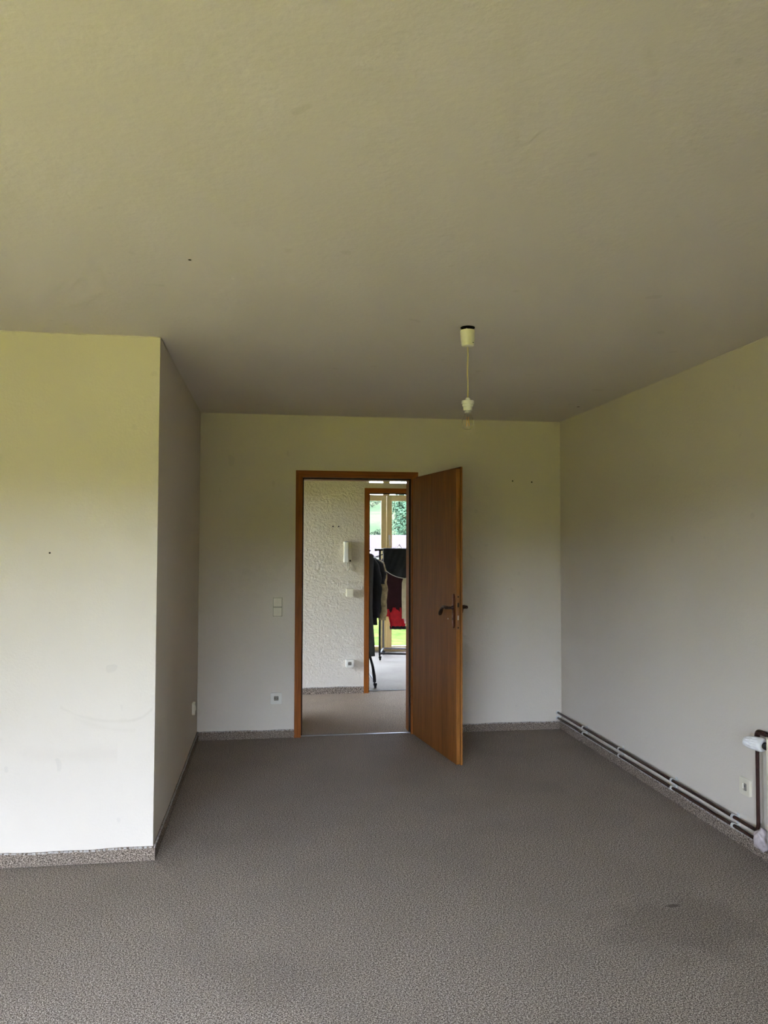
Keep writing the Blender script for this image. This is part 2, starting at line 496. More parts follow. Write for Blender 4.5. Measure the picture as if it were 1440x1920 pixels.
# unseen window added in the left wall to brighten the right wall
lw_ = thing('added_window', (XL, (GY0 + GY1) / 2, GZ0), 'unseen window added to light the right wall', None, None, 'structure')
for nm, a in (('frame_post', (GY0, GY0 + 0.06, GZ0, GZ1)), ('frame_post', (GY1 - 0.06, GY1, GZ0, GZ1)), ('frame_post', ((GY0 + GY1) / 2 - 0.05, (GY0 + GY1) / 2 + 0.05, GZ0 + 0.06, GZ1 - 0.06)), ('frame_head', (GY0 + 0.06, GY1 - 0.06, GZ1 - 0.06, GZ1)), ('frame_sill', (GY0 + 0.06, GY1 - 0.06, GZ0, GZ0 + 0.06))):
    MB().box(XL - 0.2, XL - 0.13, a[0], a[1], a[2], a[3], 0.004).build(nm, 'upvc', lw_)
for a, b_ in ((GY0 + 0.06, (GY0 + GY1) / 2 - 0.05), ((GY0 + GY1) / 2 + 0.05, GY1 - 0.06)):
    MB().box(XL - 0.17, XL - 0.163, a, b_, GZ0 + 0.06, GZ1 - 0.06).build('pane', 'glass', lw_)
# window of the side room
sw_ = thing('window_3', (SX, (SY0 + SY1) / 2, 0), 'window of the side room off the hall', None, None, 'structure')
for nm, a in (('frame_post', (SY0, SY0 + 0.06, SZ0, SZ1)), ('frame_post', (SY1 - 0.06, SY1, SZ0, SZ1)), ('frame_head', (SY0 + 0.06, SY1 - 0.06, SZ1 - 0.06, SZ1)), ('frame_sill', (SY0 + 0.06, SY1 - 0.06, SZ0, SZ0 + 0.06))):
    MB().box(SX - 0.18, SX - 0.11, a[0], a[1], a[2], a[3], 0.004).build(nm, 'upvc', sw_)
MB().box(SX - 0.15, SX - 0.142, SY0 + 0.06, SY1 - 0.06, SZ0 + 0.06, SZ1 - 0.06).build('pane', 'glass', sw_)

# ------------------------------------------------------------------ carpet skirting
def skirting(name, x0, y0, x1, y1, nx, ny, h=0.064, th=0.011, label=None):
    """strip of carpet standing on the floor against a wall; (nx, ny) points into the room"""
    d = Vector((x1 - x0, y1 - y0, 0)); L = d.length; d /= L
    nv = Vector((nx, ny, 0)); a = Vector((x0, y0, 0))
    def P(s, t_, z): return a + d * s + nv * t_ + Vector((0, 0, z))
    m = MB(); rings = []
    k = max(2, int(L / 0.05)) 
    for i in range(k + 1):
        s = L * i / k
        wv = 0.0016 * math.sin(s * 9 + x0) + 0.0012 * math.sin(s * 23)
        hh = h + wv
        rings.append([P(s, 0, 0.002), P(s, th, 0.002), P(s, th + 0.0012, hh * 0.5), P(s, th - 0.001, hh - 0.004), P(s, th - 0.005, hh), P(s, 0, hh)])
    m.loft(rings)
    o = structure(m.build(name, 'carpet_strip'), label)
    # frayed binding along the top edge, short uneven tufts
    m = MB(); s = 0.0; rnd = random.Random(int(x0 * 100 + y0 * 10))
    while s < L - 0.004:
        l = rnd.uniform(0.006, 0.024)
        e = min(s + l, L)
        hh = h + 0.0016 * math.sin(s * 9 + x0) + 0.0012 * math.sin(s * 23)
        z0 = hh - rnd.uniform(0.003, 0.007); z1 = hh + rnd.uniform(0.0005, 0.003); t1 = th + rnd.uniform(0.0, 0.0018)
        vs = [P(s, th - 0.006, z0), P(e, th - 0.006, z0), P(e, t1, z0), P(s, t1, z0), P(s + 0.001, th - 0.006, z1), P(e - 0.001, th - 0.006, z1), P(e - 0.001, t1 - 0.001, z1), P(s + 0.001, t1 - 0.001, z1)]
        m.add(vs, [(0, 1, 2, 3), (4, 7, 6, 5), (0, 4, 5, 1), (1, 5, 6, 2), (2, 6, 7, 3), (3, 7, 4, 0)])
        s = e + rnd.uniform(0.0, 0.012)
    m.build('edge_binding', 'binding', o)
    return o
skirting('baseboard_pillar', XL, YP, XP + 0.011, YP, 0, -1, label='grey carpet skirting under the bright wall')
skirting('baseboard_alcove', XP, YP, XP, YB, 1, 0, label='carpet skirting along the alcove side wall')
skirting('baseboard_back_left', XP, YB, 0.197, YB, 0, -1, label='carpet skirting left of the door')
skirting('baseboard_back_right', 1.155, YB, XR, YB, 0, -1, label='carpet skirting right of the door')
skirting('baseboard_right', XR, YF, XR, YB, -1, 0, label='carpet skirting below the heating pipes')
skirting('baseboard_hall', -0.2, YH, 0.930, YH, 0, -1, h=0.066, label='carpet skirting along the hall wall')
skirting('baseboard_left', XL, YF, XL, YP, 1, 0)
skirting('baseboard_far', WX1, YW, RX1, YW, 0, -1)

# paint bead where the ceiling meets the walls
def bead(parent, a, b_, r=0.0035):
    a, b_ = Vector(a), Vector(b_); L = (b_ - a).length; k = int(L / 0.02)
    rnd = random.Random(3)
    pts = [a + (b_ - a) * i / k + Vector((0, 0, rnd.uniform(-0.002, 0.001))) for i in range(k + 1)]
    rs = [r * rnd.uniform(0.5, 1.3) for _ in pts]
    MB().tube(pts, rs, 6).build('paint_bead', 'wall', parent, smooth=True)
bead(wall_right, (XR, YB, H), (XR, 0.5, H))
bead(wall_pillar, (XL, YP, H), (XP, YP, H))
bead(wall_alcove, (XP, YP, H), (XP, YB, H), 0.003)
bead(wall_back, (XP, YB, H), (XR, YB, H), 0.0025)

# drill holes and plugs left in the walls
def drill_hole(parent, p, axis, r=0.004):
    p = Vector(p); n_ = Vector(axis)
    prof = [(r * 1.5, -0.0015), (r * 1.5, 0.0006), (r, 0.0010), (r * 0.9, 0.0002)]
    m = MB().lathe(prof, (0, 0, 0), 'Z', 10)
    q = Vector((0, 0, 1)).rotation_difference(n_).to_matrix().to_4x4()
    m.xf(Matrix.Translation(p) @ q).build('drill_hole', 'dark_hole', parent)
drill_hole(wall_back, (1.931, YB, 1.992), (0, -1, 0))
drill_hole(wall_back, (2.092, YB, 1.985), (0, -1, 0))
drill_hole(wall_hall, (0.617, YH, 1.650), (0, -1, 0), 0.005)
drill_hole(wall_hall, (0.673, YH, 1.651), (0, -1, 0), 0.005)
drill_hole(wall_pillar, (-1.02, YP, 1.44), (0, -1, 0), 0.003)
drill_hole(ceiling, (-0.287, 2.76, H), (0, 0, -1), 0.004)
drill_hole(ceiling, (2.20, 5.35, H), (0, 0, -1), 0.007)

# ------------------------------------------------------------------ doors
def door_frame(name, x0, x1, zt, y0, y1, label, aw=0.052):
    d = thing(name, ((x0 + x1) / 2, y0, 0), label, None, None, 'structure')
    p = 0.012
    for ya, yb in ((y0 - p, y0 + 0.004), (y1 - 0.004, y1 + p)):     # mitred architraves on both sides
        MB().prism([(x0 - aw, 0), (x0, 0), (x0, zt), (x0 - aw, zt + aw)], ya, yb).build('architrave', 'frame', d)
        MB().prism([(x1 + aw, 0), (x1, 0), (x1, zt), (x1 + aw, zt + aw)], ya, yb).build('architrave', 'frame', d)
        MB().prism([(x0, zt), (x1, zt), (x1 + aw, zt + aw), (x0 - aw, zt + aw)], ya, yb).build('head_architrave', 'frame_x', d)
    t_ = FO
    MB().box(x0 - t_, x0 + 0.0, y0, y1, 0, zt + t_).build('jamb', 'frame', d)
    MB().box(x1 - 0.0, x1 + t_, y0, y1, 0, zt + t_).build('jamb', 'frame', d)
    MB().box(x0, x1, y0, y1, zt, zt + t_).build('head_jamb', 'frame_x', d)
    return d

door = door_frame('door_1', DX0, DX1, DZ, YB, YB2, 'open brown veneered door in its orange brown frame')
# door stop (rebate) with black seal
s_ = 0.010
y_st = YB + 0.045
MB().box(DX0, DX0 + s_, y_st, YB2, 0, DZ).build('stop', 'frame', door)
MB().box(DX1 - s_, DX1, y_st, YB2, 0, DZ).build('stop', 'frame', door)
MB().box(DX0 + s_, DX1 - s_, y_st, YB2, DZ - s_, DZ).build('stop', 'frame_x', door)
MB().box(DX0, DX0 + 0.011, y_st - 0.012, y_st, 0, DZ).build('seal', 'rubber', door)
MB().box(DX1 - 0.011, DX1, y_st - 0.012, y_st, 0, DZ).build('seal', 'rubber', door)
MB().box(DX0, DX1, y_st - 0.012, y_st, DZ - 0.009, DZ).build('seal', 'rubber', door)
smooth_angle(MB().prism([(DX0, 0), (DX1, 0), (DX1, 0.0045), (DX0, 0.0045)], YB + 0.022, YB + 0.042).build('threshold_strip', 'grey_metal', door))
m = MB().box(DX0 - 0.0005, DX0 + 0.0015, YB + 0.012, YB + 0.030, 0.88, 1.14)
m.build('strike_plate', 'steel', door)

# leaf: local s runs from the hinges to the lock edge, t from the seen face through the thickness
A = Vector((1.108, 6.028)); B = Vector((1.2476, 5.1367)); D2 = (B - A).normalized(); N2 = Vector((-D2.y, D2.x))
def LF(s, t_, z): return Vector((A.x + D2.x * s + N2.x * t_, A.y + D2.y * s + N2.y * t_, z))
def leafbox(s0, s1, t0, t1, z0, z1): 
    m = MB().box(s0, s1, t0, t1, z0, z1, 0.0012)
    m.v = [LF(q.x, q.y, q.z) for q in m.v]
    return m
LW = 0.888
leaf = leafbox(0.004, LW, 0, 0.027, 0.008, 1.996).build('door_leaf', 'leaf', door)
leafbox(-0.008, LW + 0.013, 0.0271, 0.041, 0.006, 2.009).build('rebate_lip', 'leaf', leaf)
leafbox(LW, LW + 0.0012, 0.0006, 0.0265, 0.009, 1.995).build('edge_lipping', 'leaf_edge', leaf)
leafbox(LW + 0.013, LW + 0.0140, 0.0280, 0.0402, 0.007, 2.008).build('edge_lipping', 'leaf_edge', leaf)
leafbox(LW + 0.001, LW + 0.0024, 0.0035, 0.0235, 0.905, 1.143).build('lock_faceplate', plain('brown_lock_plate', (0.20, 0.085, 0.032), 0.4, 0.4), leaf)
leafbox(LW + 0.002, LW + 0.0032, 0.008, 0.019, 1.058, 1.088).build('latch', 'dark_hole', leaf)
leafbox(LW + 0.002, LW + 0.0032, 0.010, 0.017, 0.972, 1.002).build('bolt', 'steel', leaf)
def lf_lathe(s, t0, z, prof, axis):
    m = MB().lathe(prof, (0, 0, 0), 'X' if axis == 's' else 'Y', 14)
    m.v = [LF(s + q.x, t0 + q.y, z + q.z) for q in m.v]
    return m
for z in (1.128, 0.920):
    lf_lathe(LW + 0.0024, 0.0135, z, [(0.0055, -0.001), (0.0055, 0.0006), (0.003, 0.0010)], 's').build('screw', 'dark_hole', leaf)
# long handle plates with pointed ends and curved levers
def plate_poly(hw, hz):
    pts = []
    for k in range(17):
        a = PI * k / 16
        pts.append((hw * math.cos(a), hz - 0.028 + 0.028 * math.sin(a) ** 0.8))
    for k in range(17):
        a = PI + PI * k / 16
        pts.append((hw * math.cos(a), -hz + 0.028 - 0.028 * abs(math.sin(a)) ** 0.8))
    return pts
for side, t0, sg in (('near', 0.0, -1), ('far', 0.041, 1)):
    s0, z0 = 0.846, 1.030
    rings = []
    for hw, hz, t_ in ((0.0205, 0.117, 0.0), (0.0205, 0.117, 0.003), (0.017, 0.113, 0.006), (0.011, 0.104, 0.0085)):
        rings.append([LF(s0 + x, t0 + sg * t_, z0 + z) for x, z in plate_poly(hw, hz)])
    smooth_angle(MB().loft(rings).build('handle_plate', 'bronze_plate', leaf), 25)
    zl = 1.052
    m = MB()
    neck = [(0.014, 0.006), (0.014, 0.012), (0.010, 0.018), (0.0085, 0.028), (0.011, 0.034), (0.0085, 0.040), (0.010, 0.050)]
    m.lathe([(r, h * sg) for r, h in neck], (0, 0, 0), 'Y', 16)
    m.v = [LF(s0 + q.x, t0 + q.y, zl + q.z) for q in m.v]
    lev = [(0.006, 0.050, 0.002), (-0.012, 0.053, 0.001), (-0.03, 0.054, 0.004), (-0.05, 0.054, 0.006), (-0.068, 0.054, 0.000), (-0.085, 0.055, -0.014), (-0.102, 0.056, -0.034), (-0.114, 0.057, -0.050), (-0.119, 0.057, -0.058)]
    rr = [0.011, 0.0125, 0.0105, 0.009, 0.010, 0.0115, 0.0145, 0.0135, 0.006]
    m.tube([LF(s0 + a, t0 + sg * b_, zl + c) for a, b_, c in lev], rr, 12)
    smooth_angle(m.build('lever', 'bronze', leaf), 50)
    m = MB().lathe([(0.008, 0.007 * sg), (0.008, 0.0105 * sg), (0.004, 0.0108 * sg)], (0, 0, 0), 'Y', 14)
    m.v = [LF(s0 + q.x, t0 + q.y, 0.975 + q.z) for q in m.v]
    m.build('keyhole_rose', 'bronze', leaf)
lf_lathe(0.742, 0, 0.968, [(0.004, 0.001), (0.004, -0.002), (0.002, -0.0026)], 't').build('screw', 'steel', leaf)
for z in (0.24, 1.70):                                         # hinges on the right jamb
    m = MB()
    for dz in (-0.045, 0.004):
        m.lathe([(0.008, dz), (0.008, dz + 0.041)], (1.128, 6.034, z), 'Z', 14)
    m.lathe([(0.0085, 0.045), (0.006, 0.049)], (1.128, 6.034, z), 'Z', 14)
    m.tube([(1.128, 6.034, z - 0.03), (1.128, 6.052, z - 0.03)], 0.004, 8)
    smooth_angle(m.build('hinge', 'steel', door))

door2 = door_frame('door_2', EX0, EX1, EZ, YH, YH2, 'brown doorway with a glazed top light across the hall', 0.048)
s_ = 0.012
MB().box(EX0, EX0 + 0.010, YH + 0.03, YH + 0.045, 0, EZ).build('seal', 'rubber', door2)
MB().box(EX0, EX1, YH + 0.03, YH + 0.045, EZ - 0.010, EZ).build('seal', 'rubber', door2)
MB().box(EX0, EX1, YH + 0.092, YH + 0.112, 0, 0.003).build('threshold_strip', 'rubber', door2)
# narrow frame of the top light
MB().box(EX0 - FO, EX0, YH + 0.0, YH + 0.11, TZ0, TZ1).build('toplight_post', 'upvc_white', door2)
MB().box(EX1, EX1 + FO, YH + 0.0, YH + 0.11, TZ0, TZ1).build('toplight_post', 'upvc_white', door2)
MB().box(EX0, EX1, YH + 0.07, YH + 0.076, TZ0, TZ1).build('pane', 'glass', door2)

# ------------------------------------------------------------------ switches, sockets, intercom
def to_wall(m, loc, rotz):
    return m.xf(Matrix.Translation(Vector(loc)) @ Matrix.Rotation(rotz, 4, 'Z'))

def socket(loc, rotz, label, size=0.084, th=0.012, mat_='cream_plastic'):
    t_ = thing('power_socket', loc, label, 'socket', rotz=rotz)
    n_ = 12
    out = rrect(size, size, 0.009, n_)
    ang = [math.atan2(z, x) for x, z in out]
    cup = min(th - 0.002, 0.010)
    def circ(r): return [(r * math.cos(a), r * math.sin(a)) for a in ang]
    def sc_(k): return [(x * k, z * k) for x, z in out]
    rings = [(sc_(1), 0.0), (sc_(1), -th + 0.003), (sc_(0.97), -th), (circ(0.0235), -th), (circ(0.0225), -th + 0.001), (circ(0.0215), -th + cup)]
    m = MB().loft([[Vector((x, y, z)) for x, z in r] for r, y in rings], True, True)
    to_wall(m, loc, rotz)
    smooth_angle(m.build('cover_plate', mat_, t_), 30)
    m = MB().lathe([(0.0212, -th + cup - 0.0002), (0.0212, -th + cup - 0.0012), (0.012, -th + cup - 0.0014)], (0, 0, 0), 'Y', 24)
    to_wall(m, loc, rotz).build('recess_floor', plain_dark, t_)
    for sx in (-1, 1):
        m = MB().lathe([(0.0032, -th + cup - 0.0013), (0.0032, -th + cup - 0.0022), (0.002, -th + cup - 0.0024)], (sx * 0.0095, 0, 0), 'Y', 10)
        to_wall(m, loc, rotz).build('contact_hole', 'dark_hole', t_)
        m = MB().box(-0.0028, 0.0028, -th + 0.0005, -th + cup - 0.001, sx * 0.0185 - 0.0022, sx * 0.0185 + 0.0022)
        to_wall(m, loc, rotz).build('earth_clip', 'steel', t_)
    return t_
plain_dark = plain('dark_socket_recess', (0.20, 0.19, 0.165), 0.5, 0.3)  # darker tone for socket recess floors and rocker gaps

def rocker(m, cx, cz, s, th):
    rings = []
    for k, y in ((1, -th + 0.001), (1, -th - 0.001), (0.94, -th - 0.004)):
        rings.append([Vector((cx + x * k, y, cz + z * k)) for x, z in rrect(s, s, 0.004, 6)])
    return m.loft(rings)

# double switch beside the near door
loc = (0.061, YB, 0.996)
t_ = thing('light_switch', loc, 'cream double light switch beside the door frame', 'switch')
rings = [[Vector((x * k, y, z * (k if k == 1 else 0.985))) for x, z in rrect(0.080, 0.155, 0.006, 8)] for k, y in ((1, 0), (1, -0.007), (0.97, -0.009))]
smooth_angle(to_wall(MB().loft(rings), loc, 0).build('cover_plate', 'cream_plastic', t_))
for cz in (0.0365, -0.0365):
    to_wall(MB().box(-0.0352, 0.0352, -0.0095, -0.008, cz - 0.0352, cz + 0.0352), loc, 0).build('rocker_gap', plain_dark, t_)
    smooth_angle(to_wall(rocker(MB(), 0, cz, 0.066, 0.0095), loc, 0).build('rocker', 'cream_plastic', t_))
socket((0.0565, YB, 0.302), 0, 'pale wall socket low beside the open door frame', 0.086, 0.012, 'grey_plastic')
socket((XP, 5.694, 0.316), PI / 2, 'white socket seen edge-on on the shaded alcove wall', 0.082, 0.020, 'cream_plastic')
socket((XR, 3.587, 0.299), -PI / 2, 'cream wall socket above the pipes beside the radiator', 0.084, 0.013, 'cream_plastic')
socket((0.789, YH, 0.298), 0, 'surface-mounted white socket low on the hall wall', 0.078, 0.042, 'grey_plastic')
loc = (0.787, YH, 0.994)
t_ = thing('light_switch', loc, 'surface-mounted square cream switch under the hall intercom', 'switch')
rings = [[Vector((x * k, y, z * k)) for x, z in rrect(0.074, 0.080, 0.006, 8)] for k, y in ((1, 0), (1, -0.036), (0.96, -0.040))]
smooth_angle(to_wall(MB().loft(rings), loc, 0).build('housing', 'cream_plastic', t_))
smooth_angle(to_wall(rocker(MB(), 0, 0, 0.062, 0.040), loc, 0).build('rocker', 'cream_plastic', t_))

loc = (0.760, YH, 1.290)
t_ = thing('intercom_phone', loc, 'white door intercom handset hanging on the hall wall', 'intercom')
rings = [[Vector((0.002 + x * k, y, 0.105 + z * (k if k == 1 else 0.985))) for x, z in rrect(0.084, 0.208, 0.008, 8)] for k, y in ((1, 0), (1, -0.026), (0.94, -0.032))]
smooth_angle(to_wall(MB().loft(rings), loc, 0).build('base_unit', 'cream_plastic', t_))
rings = []
for z, y, hw in ((0.000, -0.046, 0.020), (0.006, -0.060, 0.022), (0.035, -0.062, 0.023), (0.055, -0.056, 0.0205), (0.150, -0.056, 0.0205), (0.175, -0.062, 0.023), (0.205, -0.060, 0.022), (0.211, -0.046, 0.020)):
    rings.append([Vector((-0.014 + x, yy, z)) for x, yy in ((-hw, -0.034), (-hw, y + 0.004), (-hw + 0.005, y), (hw - 0.005, y), (hw, y + 0.004), (hw, -0.034))])
smooth_angle(to_wall(MB().loft(rings), loc, 0).build('handset', 'white_plastic', t_))
to_wall(MB().box(0.020, 0.034, -0.036, -0.031, 0.012, 0.028, 0.001), loc, 0).build('door_button', 'rubber', t_)
cord = []
for k in range(15):
    a = k / 14
    cord.append((-0.012 + 0.030 * a, -0.045 + 0.03 * a, 0.0 - 0.085 * math.sin(PI * min(1, a * 1.02)) + 0.006 * (1 - a)))
smooth_angle(to_wall(MB().tube(cord, 0.0042, 8), loc, 0).build('cord', 'grey_plastic', t_), 80)
cord = [(0.018 + 0.032 * k / 8, -0.010 + 0.004 * math.sin(k), -0.065 + 0.012 * math.sin(k / 8 * PI) - 0.02 * (k / 8)) for k in range(9)]
smooth_angle(to_wall(MB().tube([(-0.005, -0.03, 0.0), (-0.003, -0.02, -0.045)] + cord, 0.003, 8), loc, 0).build('cord', 'grey_plastic', t_), 80)

# ------------------------------------------------------------------ pendant lamp
LX, LY = 0.887, 3.444
lamp = thing('pendant_lamp', (LX, LY, 2.009), 'bare bulb on a short cord under the ceiling', 'lamp')
MB().lathe([(0.033, 0), (0.033, -0.003), (0.030, -0.0035)], (LX, LY, H), 'Z', 28).build('ceiling_hole', 'dark_hole', lamp)
m = MB().tube([(LX - 0.006, LY, H - 0.002), (LX + 0.004, LY + 0.003, H - 0.020)], 0.003, 8)
m.build('hook', 'steel', lamp)
prof = [(0.0325, 2.466), (0.0335, 2.464), (0.0335, 2.448), (0.0325, 2.446), (0.032, 2.425), (0.0295, 2.405), (0.0270, 2.394), (0.022, 2.3905), (0.006, 2.389)]
inner = [(0.0305, 2.464), (0.0300, 2.440)]
m = MB().lathe(list(reversed(inner)) + prof, (LX, LY, 0), 'Z', 36, cap0=True, cap1=True)
smooth_angle(m.build('ceiling_cup', 'ivory_plastic', lamp), 40)
MB().lathe([(0.0022, -0.001), (0.0022, 0.0014)], (LX + 0.018, LY - 0.0285, 2.404), 'Y', 8).build('screw', 'dark_hole', lamp)
pts = [(LX + 0.0012 * math.sin(k * 0.7), LY, 2.391 - 0.238 * k / 14) for k in range(15)]
MB().tube(pts, 0.0034, 8).build('cord', plain('yellowed_cord', (0.55, 0.46, 0.25), 0.5, 0.3, vary=0.15, vscale=12), lamp, smooth=True)
prof = [(0.004, 2.156), (0.008, 2.155), (0.0115, 2.149), (0.0130, 2.1425), (0.0275, 2.1415), (0.0290, 2.139), (0.0290, 2.127), (0.0275, 2.1255), (0.0250, 2.125), (0.0245, 2.1155), (0.0215, 2.1145), (0.0200, 2.103), (0.0205, 2.0975), (0.0175, 2.097)]
smooth_angle(MB().lathe(prof, (LX, LY, 0), 'Z', 32).build('lamp_holder', 'white_plastic', lamp), 30)
smooth_angle(MB().lathe([(0.0135, 2.098), (0.0135, 2.094), (0.0145, 2.092), (0.0135, 2.089), (0.0145, 2.086), (0.0120, 2.083)], (LX, LY, 0), 'Z', 24).build('bulb_cap', 'steel', lamp), 40)
gp = [(0.012, 2.0855), (0.0155, 2.079), (0.0215, 2.067), (0.0275, 2.052), (0.0300, 2.040), (0.0295, 2.028), (0.0255, 2.018), (0.0180, 2.0115), (0.008, 2.009), (0.0015, 2.0086)]
gm = bpy.data.materials.new('clear_bulb_glass'); gm.use_nodes = True
t = gm.node_tree; t.nodes.clear()
tr = t.nodes.new('ShaderNodeBsdfTransparent'); tr.inputs[0].default_value = (0.975, 0.97, 0.94, 1)
gl = N(t, 'ShaderNodeBsdfGlossy', Roughness=0.03)
lw = N(t, 'ShaderNodeLayerWeight', Blend=0.18)
f_ = math_n(t, 'ADD', math_n(t, 'MULTIPLY', lw.outputs['Fresnel'], 0.45), math_n(t, 'MULTIPLY', noise_tex(t, coords(t), 60), 0.02))
mx = t.nodes.new('ShaderNodeMixShader'); t.links.new(f_, mx.inputs[0]); t.links.new(tr.outputs[0], mx.inputs[1]); t.links.new(gl.outputs[0], mx.inputs[2])
ou = t.nodes.new('ShaderNodeOutputMaterial'); t.links.new(mx.outputs[0], ou.inputs[0])
MB().lathe(gp, (LX, LY, 0), 'Z', 32).build('bulb_glass', gm, lamp, smooth=True)
m = MB()
m.tube([(LX, LY, 2.084), (LX, LY, 2.066)], [0.005, 0.003], 8)
m.build('bulb_stem', 'steel', lamp, smooth=True)
fil = plain('amber_filament_stick', (0.75, 0.42, 0.10), 0.5, 0.3)
for k in range(4):
    a = k * PI / 2 + 0.5
    MB().tube([(LX + 0.004 * math.cos(a), LY + 0.004 * math.sin(a), 2.068), (LX + 0.0085 * math.cos(a), LY + 0.0085 * math.sin(a), 2.026)], 0.0014, 6).build('filament', fil, lamp, smooth=True)

# ------------------------------------------------------------------ heating pipes and radiator
PX, ZU, ZD, PR = 2.302, 0.131, 0.088, 0.0088
def bend(p0, p1, p2, r, n_=6):
    """points of a rounded corner at p1"""
    p0, p1, p2 = Vector(p0), Vector(p1), Vector(p2)
    a = p1 + (p0 - p1).normalized() * r; c = p1 + (p2 - p1).normalized() * r
    return [(1 - u) ** 2 * a + 2 * u * (1 - u) * p1 + u * u * c for u in [k / n_ for k in range(n_ + 1)]]
YV = 3.452
upper = thing('heating_pipe', (PX, 4.75, ZU), 'upper dark brown heating pipe along right wall, rising beside the radiator', 'pipe')
pts = [(PX, YB - 0.003, ZU)] + bend((PX, YB, ZU), (PX, YV, ZU), (PX, YV, 0.6), 0.035) + bend((PX, YV, 0.2), (PX, YV, 0.603), (PX, 3.0, 0.603), 0.028) + [(PX, 3.30, 0.603), (PX, 2.72, 0.603)]
smooth_angle(MB().tube(pts, PR, 14).build('pipe', 'pipe_paint', upper), 60)
m = MB().lathe([(0.0115, 0), (0.0115, 0.03)], (PX, YV, 0.545), 'Z', 16)
smooth_angle(m.build('coupling', 'pipe_paint', upper))
m = MB().tube(bend((PX, YV, 0.5), (PX, YV, 0.603), (PX, 3.0, 0.603), 0.026) + [(PX, 3.385, 0.603)], 0.0125, 14)
smooth_angle(m.build('elbow', 'pipe_paint', upper), 60)
lower = thing('heating_pipe', (PX, 4.75, ZD), 'lower dark brown heating pipe just above the carpet skirting', 'pipe')
pts = [(PX, YB - 0.003, ZD), (PX, 3.40, ZD)] + bend((PX, 3.4, ZD), (PX - 0.0, 3.27, ZD), (2.262, 3.27, ZD), 0.02) + bend((PX, 3.27, ZD), (2.262, 3.27, ZD), (2.262, 3.27, 0.2), 0.018) + [(2.262, 3.27, 0.135)]
smooth_angle(MB().tube(pts, PR, 14).build('pipe', 'pipe_paint', lower), 60)
clipm = plain('pale_clip_plastic', (0.55, 0.56, 0.54), 0.35, 0.45)
for y in (5.54, 4.94, 4.255, 3.655):
    for par, z in ((upper, ZU), (lower, ZD)):
        m = MB(); rings = []
        for k in range(13):                        # open C ring round the pipe
            a = -2.2 + 4.4 * k / 12 + PI / 2 * 0 + PI
            u = Vector((math.cos(a), 0, math.sin(a)))
            rings.append([Vector((PX, y, z)) + u * r + Vector((0, dy, 0)) for r, dy in ((PR + 0.0003, -0.007), (PR + 0.0042, -0.007), (PR + 0.0042, 0.007), (PR + 0.0003, 0.007))])
        m.loft(rings)
        m.box(PX + PR, XR - 0.0006, y - 0.006, y + 0.006, z - 0.006, z + 0.006)
        m.box(XR - 0.006, XR - 0.0006, y - 0.009, y + 0.009, z - 0.010, z + 0.017)
        smooth_angle(m.build('pipe_clip', clipm, par), 40)
for par, z in ((upper, ZU), (lower, ZD)):          # wall rosettes in the corner
    smooth_angle(MB().lathe([(0.017, -0.0006), (0.016, -0.006), (0.0095, -0.008)], (PX, YB, z), 'Y', 18).build('wall_rosette', clipm, par))

# radiator, mostly outside the picture on the right
RY1, RY0, RZ0, RZ1 = 3.268, 1.90, 0.125, 0.612
RXF = 2.226
rad = thing('radiator', ((RXF + XR) / 2, (RY0 + RY1) / 2, 0.0), 'cream panel radiator at the right edge of the picture', 'radiator')
rings = []
k = 0
y = RY0
prof = []
while y < RY1 - 0.02:
    prof += [(y, 0.0), (y + 0.022, 0.0), (y + 0.028, 0.007), (y + 0.042, 0.007)]
    y += 0.048
prof = [(a, b_) for a, b_ in prof if a < RY1] + [(RY1, 0.0)]
for y, dx in prof:
    e = 0.012
    rings.append([Vector((RXF + 0.004, y, RZ0)), Vector((RXF + dx * 0, y, RZ0 + e)), Vector((RXF + dx, y, RZ0 + 0.04)), Vector((RXF + dx, y, RZ1 - 0.04)), Vector((RXF + dx * 0, y, RZ1 - e)), Vector((RXF + 0.004, y, RZ1)), Vector((RXF + 0.022, y, RZ1)), Vector((RXF + 0.022, y, RZ0))])
smooth_angle(MB().loft(rings).build('front_panel', 'rad_paint', rad), 30)
MB().box(RXF + 0.056, RXF + 0.072, RY0, RY1, RZ0, RZ1, 0.004).build('rear_panel', 'rad_paint', rad)
MB().box(RXF - 0.001, RXF + 0.074, RY1, RY1 + 0.002, RZ0 + 0.02, RZ1 + 0.004).build('side_cover', 'rad_paint', rad)
m = MB()
y = RY0 + 0.01
while y < RY1 - 0.01:
    m.box(RXF + 0.0, RXF + 0.074, y, y + 0.006, RZ1, RZ1 + 0.006); y += 0.018
m.box(RXF, RXF + 0.006, RY0, RY1, RZ1, RZ1 + 0.006).box(RXF + 0.068, RXF + 0.074, RY0, RY1, RZ1, RZ1 + 0.006)
m.build('top_grille', 'rad_paint', rad)
for y in (2.2, 3.0):
    MB().box(RXF + 0.072, XR - 0.0006, y - 0.02, y + 0.02, 0.2, 0.55, 0.003).build('wall_bracket', 'rad_paint', rad)
    m = MB().box(RXF + 0.03, RXF + 0.06, y - 0.01, y + 0.01, RZ0, 0.30)
VX, VZ = 2.252, 0.568
m = MB().lathe([(0.012, 3.280), (0.012, 3.300), (0.017, 3.302), (0.017, 3.318), (0.014, 3.322), (0.014, 3.332)], (VX, 0, VZ), 'Y', 16)
m.tube([(VX, 3.31, VZ), (VX + 0.018, 3.31, VZ + 0.018), (PX - 0.004, 3.31, 0.600)], 0.010, 12)
smooth_angle(m.build('valve_body', 'black_metal', rad), 40)
